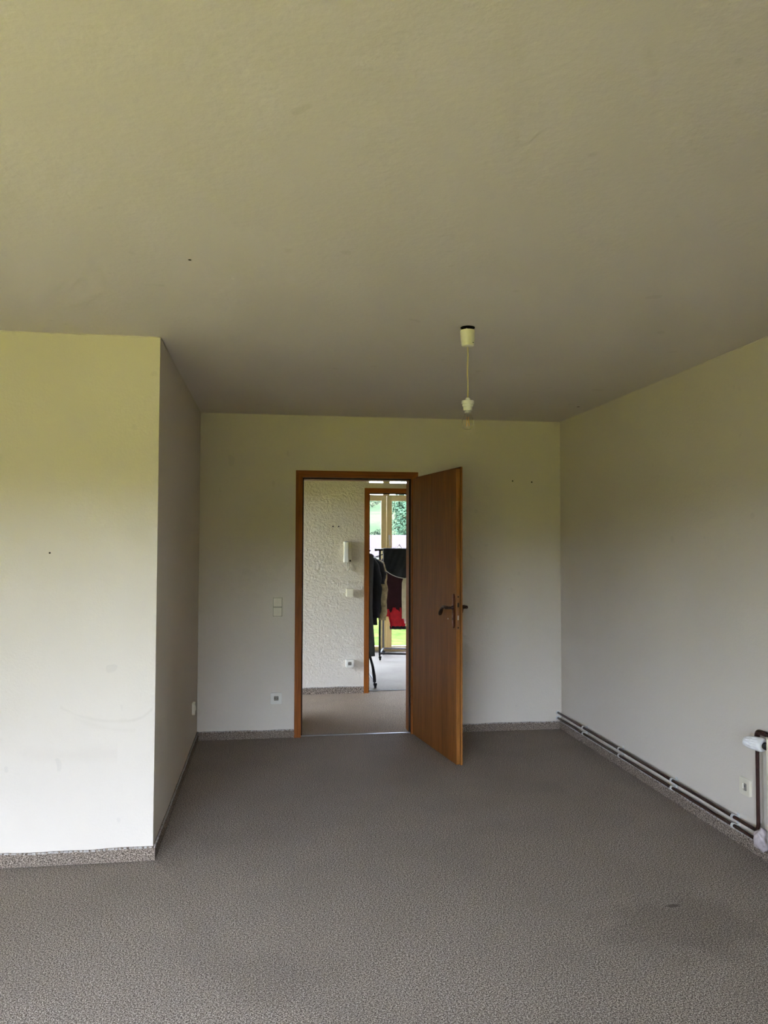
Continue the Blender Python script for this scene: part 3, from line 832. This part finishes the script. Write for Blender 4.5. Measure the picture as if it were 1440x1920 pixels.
# thermostatic head: white, ribbed, tapering to a blunt nose pointing away from the radiator
seg = 48; rings = []
for y, r, rib in ((3.326, 0.020, 0), (3.332, 0.0275, 0), (3.345, 0.0295, 0), (3.352, 0.0298, 0), (3.356, 0.0296, 1), (3.385, 0.0290, 1), (3.390, 0.0285, 0), (3.396, 0.0280, 0), (3.400, 0.0272, 1), (3.420, 0.0250, 1), (3.426, 0.0235, 0), (3.438, 0.0205, 0), (3.446, 0.0155, 0), (3.449, 0.010, 0)):
    rings.append([Vector((VX + (r - (0.0045 if rib and k % 4 == 0 else 0)) * math.cos(2 * PI * k / seg), y, VZ + (r - (0.0045 if rib and k % 4 == 0 else 0)) * math.sin(2 * PI * k / seg))) for k in range(seg)])
th_rot = Matrix.Translation(Vector((VX, 3.330, VZ))) @ Matrix.Rotation(0.42, 4, 'Z') @ Matrix.Diagonal((1.08, 0.82, 1.08, 1)) @ Matrix.Translation(-Vector((VX, 3.330, VZ)))
smooth_angle(MB().loft(rings).xf(th_rot).build('thermostat_head', 'white_plastic', rad), 50)

# crumpled pale plastic bag lodged on the pipes in front of the radiator corner
bm = bmesh.new()
bmesh.ops.create_icosphere(bm, subdivisions=4, radius=1)
for v in bm.verts:
    p = v.co.copy()
    k = 1 + 0.30 * noise.noise(p * 1.7) + 0.20 * abs(noise.noise(p * 4.1 + Vector((3, 1, 2)))) - 0.12 * abs(noise.noise(p * 9))
    v.co = Vector((p.x * 0.032 * k, p.y * 0.036 * k, p.z * 0.046 * k))
bag = [v.co.copy() for v in bm.verts]; bagf = [[v.index for v in f.verts] for f in bm.faces]; bm.free()
bagm = plain('milky_pink_plastic_film', (0.40, 0.35, 0.355), 0.22, 0.6, vary=0.15, vscale=25)
bo = MB().add([Vector((2.246, 3.345, 0.137)) + q for q in bag], bagf).build('plastic_bag', bagm, None, (2.244, 3.335, 0.085), True)
tag(bo, 'small crumpled pale pink plastic bag on the pipes under the thermostat', 'bag')

# ------------------------------------------------------------------ clothes racks in the far room
def castor(parent, x, y, mat_='black_metal', dirx=0.0):
    m = MB()
    m.lathe([(0.020, -0.011), (0.022, -0.006), (0.022, 0.006), (0.020, 0.011)], (x + 0.006, y, 0.0222), 'X', 16)
    m.box(x - 0.012, x + 0.024, y - 0.004, y + 0.014, 0.024, 0.050, 0.003)
    m.lathe([(0.008, 0.045), (0.008, 0.075)], (x, y, 0), 'Z', 10)
    return smooth_angle(m.build('castor', mat_, parent), 40)

# rack A: double rail, runs across the window, a little turned
ra = thing('clothes_rack', (1.385, 9.84, 0), 'black rolling clothes rack standing in front of the far window', 'clothes rack', rotz=-0.24)
WA = W[ra]
def pa(x, y, z): return WA @ Vector((x, y, z))
LA, DA = 1.02, 0.48
for x, y, mt in ((0, 0, 'black_metal'), (LA, 0, 'black_metal'), (0, DA, 'grey_metal'), (LA, DA, 'grey_metal')):  # rear uprights and rails lighter grey: overexposure put into their colour
    smooth_angle(MB().tube([pa(x, y, 0.06), pa(x, y, 1.39)], 0.0135 if y == 0 else 0.0125, 12).build('upright', mt, ra))
    q = pa(x, y, 0); castor(ra, q.x, q.y)
for y, z, mt in ((0, 1.398, 'black_metal'), (DA, 1.398, 'grey_metal')):
    smooth_angle(MB().tube([pa(-0.055, y, z), pa(LA + 0.055, y, z)], 0.0125, 12).build('top_rail', mt, ra))
    smooth_angle(MB().tube([pa(0, y, 0.085), pa(LA, y, 0.085)], 0.0125, 12).build('base_bar', mt, ra))
for x in (0, LA):
    smooth_angle(MB().tube([pa(x, 0, 0.085), pa(x, DA, 0.085)], 0.0115, 12).build('side_bar', 'black_metal', ra))
for x in (-0.055, LA + 0.055):
    smooth_angle(MB().tube([pa(x - 0.012, 0, 1.398), pa(x + 0.012, 0, 1.398)], 0.0165, 12).build('end_cap', 'black_metal', ra))

# rack B: near, rail runs away from the doorway; only the end with its curved leg shows
rb = thing('clothes_rack', (0.72, 8.62, 0), 'black rolling rack with curved legs just inside the far doorway', 'clothes rack')
YB0, YB1 = 7.985, 9.25
for y in (YB0, YB1):
    for sx in (1, -1):
        cv = [(0.72 + sx * q[0], y, q[1]) for q in ((0.0, 1.50), (0.03, 1.30), (0.10, 0.98), (0.19, 0.66), (0.262, 0.45), (0.305, 0.32), (0.334, 0.215), (0.349, 0.12), (0.353, 0.06))]
        rr = [0.011, 0.011, 0.011, 0.011, 0.0115, 0.0125, 0.014, 0.0165, 0.0165]
        smooth_angle(MB().tube(cv, rr, 12).build('leg', 'black_metal', rb), 60)
        castor(rb, 0.72 + sx * 0.353, y)
for sx in (1, -1):
    smooth_angle(MB().tube([(0.72 + sx * 0.350, YB0, 0.075), (0.72 + sx * 0.350, YB1, 0.075)], 0.006, 10).build('base_bar', 'black_metal', rb))
smooth_angle(MB().tube([(0.72, YB0 - 0.04, 1.505), (0.72, YB1 + 0.04, 1.505)], 0.013, 12).build('top_rail', 'black_metal', rb))

# ------------------------------------------------------------------ garments
def cloth(name, col, rough=0.85, sheen=0.2, vary=0.15, vscale=14, bs=0.35):
    m, t, b = mat(name, rough, 0.25)
    v = coords(t)
    t.links.new(ramp(t, noise_tex(t, v, vscale, 4, 0.6), [(0.3, tuple(c * (1 - vary) for c in col)), (0.7, tuple(min(1, c * (1 + vary)) for c in col))]), b.inputs['Base Color'])
    bump(t, b, noise_tex(t, v, 420, 2), bs, 0.0008)
    return m
C_black = cloth('black_wool', (0.012, 0.012, 0.017))
C_leather = mat('black_leather', 0.42, 0.15)
t = C_leather[1]; b = C_leather[2]
t.links.new(ramp(t, noise_tex(t, coords(t), 18, 4), [(0.3, (0.004, 0.005, 0.008)), (0.7, (0.009, 0.011, 0.016))]), b.inputs['Base Color'])
bump(t, b, noise_tex(t, coords(t), 35, 5, 0.7), 0.6, 0.006)
C_leather = C_leather[0]
C_beige = cloth('beige_patterned_cotton', (0.30, 0.24, 0.13), vary=0.45, vscale=22)
C_cream = cloth('cream_knit', (0.58, 0.53, 0.36), vary=0.12)
C_maroon = cloth('dark_maroon_cloth', (0.030, 0.008, 0.012))
C_red = cloth('red_nylon', (0.50, 0.012, 0.022), rough=0.45, vary=0.25)
C_grey = cloth('dark_grey_cloth', (0.075, 0.080, 0.080))
C_pink = cloth('pale_pink_print', (0.75, 0.55, 0.55), vary=0.35, vscale=30)

def drape(rows, seg=40, folds=5, phase=0.0):
    """flattened hanging tube. rows: (cx, cy, z, half_width, half_depth, fold amplitude); width runs along the unit vector U"""
    def ring(row, U):
        cx, cy, z, hw, hd, fa = row
        V = Vector((-U.y, U.x, 0)); out = []
        for k in range(seg):
            a = 2 * PI * k / seg
            c, s = math.cos(a), math.sin(a)
            e = 0.62
            x = hw * math.copysign(abs(c) ** e, c); y = hd * math.copysign(abs(s) ** e, s)
            f = fa * math.sin(folds * x / max(hw, 1e-4) * 2.6 + phase + z * 2.0) + fa * 0.5 * math.sin(folds * 1.9 * x / max(hw, 1e-4) * 2.6 + phase * 2 + z * 4)
            out.append(Vector((cx, cy, z)) + U * x + V * (y + f))
        return out
    return ring, rows

def garment(name, material, rows, U, parent=None, origin=None, seg=40, folds=4, phase=0.0, sub=4, bottom_wave=0.0):
    ring, rows = drape(rows, seg, folds, phase)
    rs = []
    for i in range(len(rows) - 1):
        for k in range(sub):
            u = k / sub; u2 = u * u * (3 - 2 * u)
            rs.append(tuple(a + (b_ - a) * (u2 if j != 2 else u) for j, (a, b_) in enumerate(zip(rows[i], rows[i + 1]))))
    rs.append(rows[-1])
    m = MB().loft([ring(r, U) for r in rs])
    return m.build(name, material, parent, origin, True)

UA = Vector((math.cos(-0.24), math.sin(-0.24), 0))
UBx = Vector((1, 0, 0))
def railA(s, y=0.0, z=1.398): return pa(s, y, z)

def hanger(parent, c, U, half=0.20, drop=0.07):
    c = Vector(c)
    pts = [c - U * half - Vector((0, 0, drop)), c - U * 0.03 - Vector((0, 0, 0.012)), c + U * 0.03 - Vector((0, 0, 0.012)), c + U * half - Vector((0, 0, drop))]
    m = MB().tube(pts, 0.007, 8)
    hk = [c - Vector((0, 0, 0.015))] + [c + Vector((0, 0, 0.030)) + Vector((-U.y, U.x, 0)) * 0.018 * math.sin(a) + Vector((0, 0, 0.02)) * (-math.cos(a)) for a in [0.0, 0.6, 1.2, 1.8, 2.4, 3.0, 3.6, 4.2]]
    m.tube(hk, 0.002, 6)
    return smooth_angle(m.build('hanger', 'black_metal', parent), 60)

# black leather jacket folded over the front rail, pale piping along its round lower edge
c0 = railA(0.36)
V_A = Vector((-UA.y, UA.x, 0))
lj = thing('leather_jacket', (c0.x, c0.y, 1.03), 'shiny black leather jacket with pale piping folded over the rail', 'jacket')
def hem(s):      # lower edge of the hanging front, relative to the rail; s along the rail from its left end
    x = min(1.0, max(0.0, (s - 0.045) / 0.36))
    return 1.215 - 0.185 * math.sqrt(max(0.0, 1 - (1 - x) ** 2))
cols = 30; s0, s1 = 0.045, 0.66
rings = []
for i in range(cols + 1):
    s = s0 + (s1 - s0) * i / cols
    hz = hem(s)
    edge = min(1, (i / 3.0)) * min(1, (cols - i) / 3.0)
    path = []
    zt = 1.414
    nrow = 14
    def wr(z, side): return 0.010 * math.sin(s * 34 + z * 9 + side) * (1.4 - z) * 2.2 + 0.006 * math.sin(s * 80 - z * 31)
    for k in range(nrow + 1):                       # front, hem to rail
        z = hz + (zt - 0.012 - hz) * k / nrow
        path.append((-0.020 - 0.018 * (1 - k / nrow) + wr(z, 0), z))
    path += [(-0.012, zt + 0.004), (0.0, zt + 0.007), (0.012, zt + 0.004)]
    for k in range(nrow + 1):                       # back flap, rail to hem
        z = zt - 0.012 - (zt - 0.012 - (hz + 0.03)) * k / nrow
        path.append((0.020 + 0.016 * k / nrow + wr(z, 2), z))
    inner = [(y * 0.80, z - (0.008 if abs(y) < 0.013 else 0)) for y, z in reversed(path)]
    base = pa(0, 0, 0)
    rings.append([pa(s, y, z) for y, z in path + inner])
MB().loft(rings).build('jacket_body', C_leather, lj, smooth=True)
pts = []
for i in range(31):
    s = s0 + (s1 - s0) * i / 30
    z = hem(s)
    pts.append(pa(s, -0.040 + 0.010 * math.sin(s * 34 + z * 9) * (1.4 - z) * 2.2 + 0.006 * math.sin(s * 80 - z * 31), z + 0.002))
MB().tube(pts, 0.0042, 8).build('piping', 'white_plastic', lj, smooth=True)
MB().tube([pa(s0 - 0.001, -0.018 - 0.022 * k / 8, 1.40 - (1.40 - hem(s0)) * k / 8) for k in range(9)], 0.0042, 8).build('piping', 'white_plastic', lj, smooth=True)

# dark maroon and red padded jacket under it
c1 = railA(0.135, 0.13)
mj = thing('padded_jacket', (c1.x, c1.y, 0.37), 'dark maroon jacket with a bright red lower part hanging in the far window', 'jacket')
garment('jacket_body', C_maroon, [(c1.x, c1.y, 1.34, 0.05, 0.02, 0), (c1.x, c1.y, 1.27, 0.13, 0.05, 0.004), (c1.x + 0.01, c1.y, 1.0, 0.165, 0.06, 0.012), (c1.x + 0.03, c1.y, 0.74, 0.155, 0.06, 0.016), (c1.x + 0.045, c1.y, 0.60, 0.135, 0.06, 0.018)], UA, mj)
garment('red_panel', C_red, [(c1.x + 0.065, c1.y - 0.012, 0.66, 0.07, 0.050, 0.004), (c1.x + 0.065, c1.y - 0.02, 0.58, 0.105, 0.068, 0.016), (c1.x + 0.085, c1.y - 0.02, 0.43, 0.10, 0.065, 0.018), (c1.x + 0.085, c1.y - 0.02, 0.405, 0.095, 0.055, 0.014)], UA, mj, phase=1.1)
garment('hem_band', C_black, [(c1.x + 0.085, c1.y - 0.02, 0.425, 0.105, 0.066, 0.015), (c1.x + 0.085, c1.y - 0.02, 0.385, 0.103, 0.064, 0.015)], UA, mj, phase=1.1)
garment('cuff', C_red, [(c1.x - 0.055, c1.y + 0.01, 0.64, 0.055, 0.05, 0.005), (c1.x - 0.050, c1.y + 0.01, 0.565, 0.06, 0.05, 0.008), (c1.x - 0.050, c1.y + 0.01, 0.545, 0.055, 0.045, 0.008)], UA, mj, phase=0.3)
hanger(mj, c1 - Vector((0, 0, 0.02)), UA)

# cream knitted sleeve garment
c2 = railA(0.40, 0.02)
cj = thing('cream_sweater', (c2.x, c2.y, 0.50), 'cream knitted sweater hanging under the leather jacket', 'sweater')
garment('sleeve', C_cream, [(c2.x - 0.045, c2.y - 0.022, 1.06, 0.060, 0.010, 0.001), (c2.x - 0.050, c2.y - 0.03, 0.97, 0.078, 0.045, 0.006), (c2.x - 0.062, c2.y - 0.05, 0.80, 0.072, 0.045, 0.009), (c2.x - 0.075, c2.y - 0.05, 0.62, 0.055, 0.040, 0.006), (c2.x - 0.078, c2.y - 0.05, 0.535, 0.052, 0.036, 0.004)], UA, cj, folds=3, phase=0.7)
garment('sweater_body', C_cream, [(c2.x + 0.14, c2.y + 0.02, 1.30, 0.05, 0.02, 0), (c2.x + 0.15, c2.y + 0.02, 1.22, 0.16, 0.05, 0.004), (c2.x + 0.17, c2.y + 0.02, 0.9, 0.16, 0.055, 0.010), (c2.x + 0.17, c2.y + 0.02, 0.64, 0.15, 0.055, 0.014)], UA, cj, phase=2.0)
garment('cuff', C_pink, [(c2.x - 0.058, c2.y - 0.05, 0.548, 0.050, 0.034, 0.004), (c2.x - 0.050, c2.y - 0.05, 0.475, 0.046, 0.032, 0.006)], UA, cj, folds=3)
hanger(cj, (c2.x + 0.14, c2.y + 0.02, 1.335), UA)

# small red and black garment at the right
c3 = railA(0.40, 0.19)
sj = thing('red_scarf', (c3.x, c3.y, 0.40), 'narrow red and black scarf hanging right of the red jacket', 'scarf')
garment('scarf_length', C_red, [(c3.x, c3.y, 1.39, 0.04, 0.016, 0.0), (c3.x, c3.y, 0.9, 0.045, 0.02, 0.004), (c3.x, c3.y, 0.50, 0.05, 0.022, 0.006)], UA, sj, folds=2)
garment('scarf_end', C_black, [(c3.x - 0.01, c3.y, 0.52, 0.042, 0.022, 0.006), (c3.x - 0.015, c3.y, 0.41, 0.035, 0.022, 0.005)], UA, sj, folds=2)

# rack B: clothes on hangers across the rail, their right halves reach into the doorway
def hung_coat(name, label, cat, y, z_top, half, z_hem, material, sleeve=True, lean=0.0, depth=0.05, slope=0.20, sleeve_mat=None, sleeve_end=None, body_half=None, phase=0.0):
    cx = 0.72 + lean
    bh = body_half or half * 0.72
    g = thing(name, (cx, y, z_hem), label, cat)
    zs = z_top - slope
    garment('garment_body', material, [(cx, y, z_top, 0.045, 0.022, 0), (cx, y, z_top - slope * 0.45, bh * 0.62, 0.04, 0.002), (cx, y, zs, bh, depth, 0.004), (cx, y, (zs + z_hem) / 2, bh * 0.96, depth * 1.1, 0.011), (cx, y, z_hem, bh * 1.04, depth * 1.15, 0.016)], UBx, g, phase=phase)
    if sleeve:
        se = sleeve_end or z_hem + 0.05
        for sx in (1, -1):
            pts = [(cx + sx * bh * 0.30, y, z_top - slope * 0.22), (cx + sx * bh * 0.75, y, zs + slope * 0.22), (cx + sx * (half - 0.075), y - 0.01, zs - 0.06), (cx + sx * (half - 0.058), y - 0.015, zs - 0.22), (cx + sx * (half - 0.052), y - 0.02, (zs + se) / 2), (cx + sx * (half - 0.058), y - 0.03, se + 0.10), (cx + sx * (half - 0.066), y - 0.03, se)]
            pts2 = []
            for i in range(len(pts) - 1):
                for k in range(4):
                    u = k / 4; pts2.append(Vector(pts[i]).lerp(Vector(pts[i + 1]), u))
            pts2.append(Vector(pts[-1]))
            rr = [0.058 + 0.006 * math.sin(i * 1.3) - 0.012 * (i / len(pts2)) for i in range(len(pts2))]
            rr[0] = 0.03; rr[1] = 0.045
            MB().tube(pts2, rr, 16).build('sleeve', sleeve_mat or material, g, smooth=True)
    hanger(g, (cx, y, z_top + 0.018), UBx, bh * 0.9, slope * 0.7)
    return g
hung_coat('grey_trousers', 'dark grey long garment hanging lowest at the left edge of the far doorway', 'trousers', 8.17, 1.457, 0.40, 0.30, C_grey, sleeve=False, depth=0.032, slope=0.10, body_half=0.365)
hung_coat('black_coat', 'black wool coat with sloping shoulder on the near rack', 'coat', 8.42, 1.457, 0.485, 0.60, C_black, depth=0.05, slope=0.17, sleeve_end=0.68, body_half=0.42)
hung_coat('beige_jacket', 'beige patterned jacket in front of the maroon and red jacket', 'jacket', 8.96, 1.457, 0.63, 0.62, C_beige, depth=0.05, slope=0.17, sleeve_end=0.60, body_half=0.40, phase=1.0)
hung_coat('dark_jacket', 'short black jacket between the black coat and the beige jacket', 'jacket', 8.69, 1.457, 0.575, 0.92, C_black, depth=0.05, slope=0.17, sleeve_end=1.03, body_half=0.40, phase=2.0)

# ------------------------------------------------------------------ outdoors: lawn, valley, hills
def smoothstep(a, b_, x):
    u = min(1, max(0, (x - a) / (b_ - a))); return u * u * (3 - 2 * u)
def ground(x, y):
    cx, cy = 0.0, 4.5
    r = math.hypot(x - cx, y - cy)
    a = math.atan2(y - cy, x - cx)
    z = -0.22
    z -= 5.0 * smoothstep(14, 48, r)
    z += (33 + 6 * math.sin(a * 3 + 1.0) + 6 * math.sin(a * 7)) * (0.91 + 0.09 * math.sin(a)) * smoothstep(70, 330, r)
    if r > 20: z += 1.2 * noise.noise(Vector((x * 0.02, y * 0.02, 0))) * smoothstep(20, 90, r)
    return z
rad_ = [4.0, 8, 10, 12, 14, 16, 18, 20, 23, 26, 30, 34, 39, 44, 50, 57, 65, 74, 84, 96, 110, 126, 145, 166, 190, 216, 246, 280, 320, 360, 420]
SEG = 144
vs, fs = [], []
for r in rad_:
    for k in range(SEG):
        a = 2 * PI * k / SEG
        x, y = r * math.cos(a), 4.5 + r * math.sin(a)
        vs.append((x, y, ground(x, y)))
for i in range(len(rad_) - 1):
    for k in range(SEG):
        fs.append((i * SEG + k, i * SEG + (k + 1) % SEG, (i + 1) * SEG + (k + 1) % SEG, (i + 1) * SEG + k))
fs.append(tuple(range(SEG)))
gm_, t, b = mat('yellow_green_meadow', 1.0, 0.0)
v = coords(t, 'World')
g1 = noise_tex(t, v, 0.12, 5, 0.65); g2 = noise_tex(t, v, 3.5, 5, 0.75); g3 = noise_tex(t, coords(t, 'World', (0.05, 0.05, 0.6)), 0.9, 4, 0.6)
GL, GM, GD = (0.34, 0.29, 0.048), (0.27, 0.235, 0.038), (0.15, 0.138, 0.028)
c = ramp(t, g2, [(0.3, GD), (0.48, GM), (0.7, GL)])
c = mix_rgb(t, math_n(t, 'MULTIPLY', ramp(t, g1, [(0.4, (0, 0, 0)), (0.65, (1, 1, 1))]), 0.5), c, GL)
c = mix_rgb(t, math_n(t, 'MULTIPLY', ramp(t, g3, [(0.5, (0, 0, 0)), (0.62, (1, 1, 1))]), 0.35), c, GD)
gg = t.nodes.new('ShaderNodeNewGeometry'); sx_ = t.nodes.new('ShaderNodeSeparateXYZ'); t.links.new(gg.outputs['Position'], sx_.inputs[0])
far = N(t, 'ShaderNodeVectorMath', operation='LENGTH'); t.links.new(gg.outputs['Position'], far.inputs[0])
k1 = N(t, 'ShaderNodeMapRange'); k1.inputs['From Min'].default_value = 20; k1.inputs['From Max'].default_value = 34; t.links.new(far.outputs['Value'], k1.inputs['Value'])
k2 = N(t, 'ShaderNodeMapRange'); k2.inputs['From Min'].default_value = 30; k2.inputs['From Max'].default_value = 12; t.links.new(sx_.outputs['Y'], k2.inputs['Value'])
dark_ground = ramp(t, noise_tex(t, v, 0.5, 4, 0.7), [(0.35, (0.030, 0.034, 0.012)), (0.65, (0.095, 0.092, 0.028))])     # unseen ground made dark so less light bounces into the rooms
c = mix_rgb(t, math_n(t, 'MULTIPLY', k1.outputs[0], k2.outputs[0]), c, dark_ground)
k3 = N(t, 'ShaderNodeMapRange'); k3.inputs['From Min'].default_value = 8; k3.inputs['From Max'].default_value = 11; t.links.new(sx_.outputs['Y'], k3.inputs['Value'])
lush = ramp(t, g2, [(0.34, (0.015, 0.024, 0.006)), (0.66, (0.042, 0.052, 0.013))])                                # unmown lawn behind the far room
c = mix_rgb(t, k3.outputs[0], c, lush)
k4 = N(t, 'ShaderNodeMapRange'); k4.inputs['From Min'].default_value = 40; k4.inputs['From Max'].default_value = 80; t.links.new(sx_.outputs['Y'], k4.inputs['Value'])
hill = ramp(t, g3, [(0.42, (0.034, 0.040, 0.022)), (0.58, (0.021, 0.030, 0.016))])                              # dark green hillside pasture
c = mix_rgb(t, k4.outputs[0], c, hill)
t.links.new(c, b.inputs['Base Color'])
bump(t, b, g2, 0.4, 0.1)
terrain = structure(link_mesh('meadow_ground', vs, fs, gm_, smooth=True), 'green lawn and hillside meadow outside the windows')

# trees and hedge shrubs: trunk, and a crown of many overlapping leafy clumps
def leaf_mat(name, dark, light):
    m, t, b = mat(name, 0.9, 0.04)
    v = coords(t)
    t.links.new(ramp(t, noise_tex(t, v, 1.6, 5, 0.75), [(0.32, dark), (0.68, light)]), b.inputs['Base Color'])
    bump(t, b, noise_tex(t, v, 3.0, 4, 0.7), 0.8, 0.3)
    return m
M['bark'] = plain('bark', (0.09, 0.065, 0.045), 0.9, 0.1)
LM = [leaf_mat('blue_green_leaves', (0.010, 0.026, 0.015), (0.046, 0.080, 0.044)), leaf_mat('fresh_green_leaves', (0.02, 0.04, 0.01), (0.06, 0.09, 0.03)), leaf_mat('dark_green_leaves', (0.004, 0.008, 0.005), (0.013, 0.020, 0.012))]
def tree(x, y, h, rx, label, mi=0, seed=1, group=None, low=0.15, leaves=900, lsz=1.0):
    z = ground(x, y)
    rnd = random.Random(seed)
    t_ = thing('tree', (x, y, z), label, 'tree', group)
    m = MB().tube([(x, y, z - 0.3), (x + 0.1, y, z + h * 0.35), (x, y + 0.1, z + h * 0.8)], [h * 0.022, h * 0.016, h * 0.005], 8)
    m.build('trunk', 'bark', t_, smooth=True)
    m = MB()
    for i in range(leaves):                           # leaf sprays: small bent quads in clumps
        u = rnd.random(); zz = low + (1 - low) * u
        prof = math.sin(PI * min(1, (1 - u) * 0.86 + 0.12)) ** 0.7
        a = rnd.uniform(0, 2 * PI); rr = rx * prof * math.sqrt(rnd.uniform(0.15, 1)) * (1 + 0.35 * noise.noise(Vector((math.cos(a) * 2, math.sin(a) * 2, zz * 5 + seed))))
        c = Vector((x + rr * math.cos(a), y + rr * math.sin(a), z + h * zz))
        s = h * rnd.uniform(0.010, 0.024) * lsz
        n_ = Vector((math.cos(a) + rnd.uniform(-.6, .6), math.sin(a) + rnd.uniform(-.6, .6), rnd.uniform(-.2, 1))).normalized()
        p_ = n_.orthogonal().normalized(); q_ = n_.cross(p_)
        w5 = [c + n_ * s * 0.3] + [c + (p_ * math.cos(k * PI / 3) + q_ * math.sin(k * PI / 3)) * s * rnd.uniform(0.6, 1.2) for k in range(6)]
        m.add(w5, [(0, k + 1, (k + 1) % 6 + 1) for k in range(6)])
    o = m.build('crown', LM[mi], t_)
    return t_
tree(22.28, 125.0, 13.0, 2.9, 'tall blue green tree seen through the right window pane', 0, 3, low=0.10, leaves=5200, lsz=0.8)
tree(20.10, 150.0, 3.4, 2.6, 'low hedge bush on the slope above the roof', 2, 5, low=0.05, leaves=700, lsz=1.6)
tree(22.89, 160.0, 2.8, 2.4, 'small bush beside the hedge bush on the slope', 2, 6, low=0.05, leaves=600, lsz=1.6)
for i, (x, y, lab) in enumerate(((31.04, 238, 'leftmost bush high on the meadow hill'), (33.19, 244, 'round bush in the middle of the hill row'), (35.40, 250, 'rightmost bush of the row high on the hill'))):
    tree(x, y, 2.6, 1.7, lab, 2, 10 + i, 'bushes high on the hill', 0.05, 500, 1.6)

# house in the valley: long pale tiled roof with a small gable
roofm, t, b = mat('pale_weathered_roof_tiles', 0.9, 0.02)
wv = N(t, 'ShaderNodeTexWave', Scale=2.2, Distortion=1.0); wv.bands_direction = 'Z'
t.links.new(coords(t), wv.inputs['Vector'])
t.links.new(ramp(t, wv.outputs['Fac'], [(0.2, (0.028, 0.022, 0.022)), (0.8, (0.040, 0.034, 0.034))]), b.inputs['Base Color'])
M['render'] = plain('white_house_render', (0.78, 0.76, 0.72), 0.8, 0.1)
def house(x, y, wx, wy, wall_h, ridge_h, label, gable=None, chim=None):
    z = ground(x, y) - 0.2
    h_ = thing('house', (x, y, z), label, 'house')
    MB().box(x - wx, x + wx, y - wy, y + wy, z, z + wall_h).build('house_wall', 'render', h_)
    e = 0.5
    for sg in (-1, 1):
        ye, yr = y + sg * (wy + e), y
        ze, zr = z + wall_h - 0.25, z + ridge_h
        vs = [(x - wx - e, ye, ze), (x + wx + e, ye, ze), (x + wx + e, yr, zr), (x - wx - e, yr, zr)]
        vs += [(a, b_, c - 0.2) for a, b_, c in vs]
        link_mesh('roof_slope', vs, [(0, 1, 2, 3), (7, 6, 5, 4), (0, 4, 5, 1), (1, 5, 6, 2), (2, 6, 7, 3), (3, 7, 4, 0)], roofm, h_)
    for sx in (-1, 1):
        vs = [(x + sx * wx, y - wy, z + wall_h), (x + sx * wx, y + wy, z + wall_h), (x + sx * wx, y, z + ridge_h - 0.25)]
        vs += [(a - sx * 0.2, b_, c) for a, b_, c in vs]
        link_mesh('gable_wall', vs, [(0, 1, 2), (5, 4, 3), (0, 3, 4, 1), (1, 4, 5, 2), (2, 5, 3, 0)], 'render', h_)
    for k in range(4):
        wx_ = x - wx * 0.75 + k * wx * 0.5
        f_o = MB().box(wx_ - 0.6, wx_ + 0.6, y - wy - 0.04, y - wy + 0.05, z + wall_h * 0.45, z + wall_h * 0.45 + 1.3).build('house_window', 'upvc_white', h_)
        MB().box(wx_ - 0.5, wx_ + 0.5, y - wy - 0.06, y - wy - 0.03, z + wall_h * 0.45 + 0.1, z + wall_h * 0.45 + 1.2).build('window_pane', 'dark_hole', f_o)
    if gable:
        gx, gz, gw, gh = gable
        yy = y - wy * 0.75
        vs = [(gx - gw, yy, gz), (gx + gw, yy, gz), (gx, yy, gz + gh), (gx - gw, y, gz), (gx + gw, y, gz), (gx, y, gz + gh)]
        g_ = link_mesh('dormer', vs, [(0, 1, 2), (5, 4, 3), (0, 3, 4, 1), (1, 4, 5, 2), (2, 5, 3, 0)], 'render', h_)
        for sg in (-1, 1):
            vs = [(gx + sg * (gw + 0.10), yy - 0.3, gz - 0.12), (gx, yy - 0.3, gz + gh + 0.06), (gx, y, gz + gh + 0.06), (gx + sg * (gw + 0.10), y, gz - 0.12)]
            vs += [(a, b_, c - 0.15) for a, b_, c in vs]
            link_mesh('dormer_roof', vs, [(0, 1, 2, 3), (7, 6, 5, 4), (0, 4, 5, 1), (1, 5, 6, 2), (2, 6, 7, 3), (3, 7, 4, 0)], dr_roof, g_)
    if chim:
        MB().box(chim[0] - 0.35, chim[0] + 0.35, y - 1.2, y - 0.5, chim[1] - 1.6, chim[1]).build('chimney', 'render', h_)
    return h_
dr_roof = plain('brown_red_tiles', (0.022, 0.012, 0.011), 0.7, 0.2, vary=0.2)
zg = ground(15.15, 100)
house(15.15, 100, 8.0, 4.0, 0.23 - zg, 2.63 - zg, 'pale house with a long tiled roof in the valley', (16.06, 0.73, 0.36, 0.50), (13.97, 1.19))
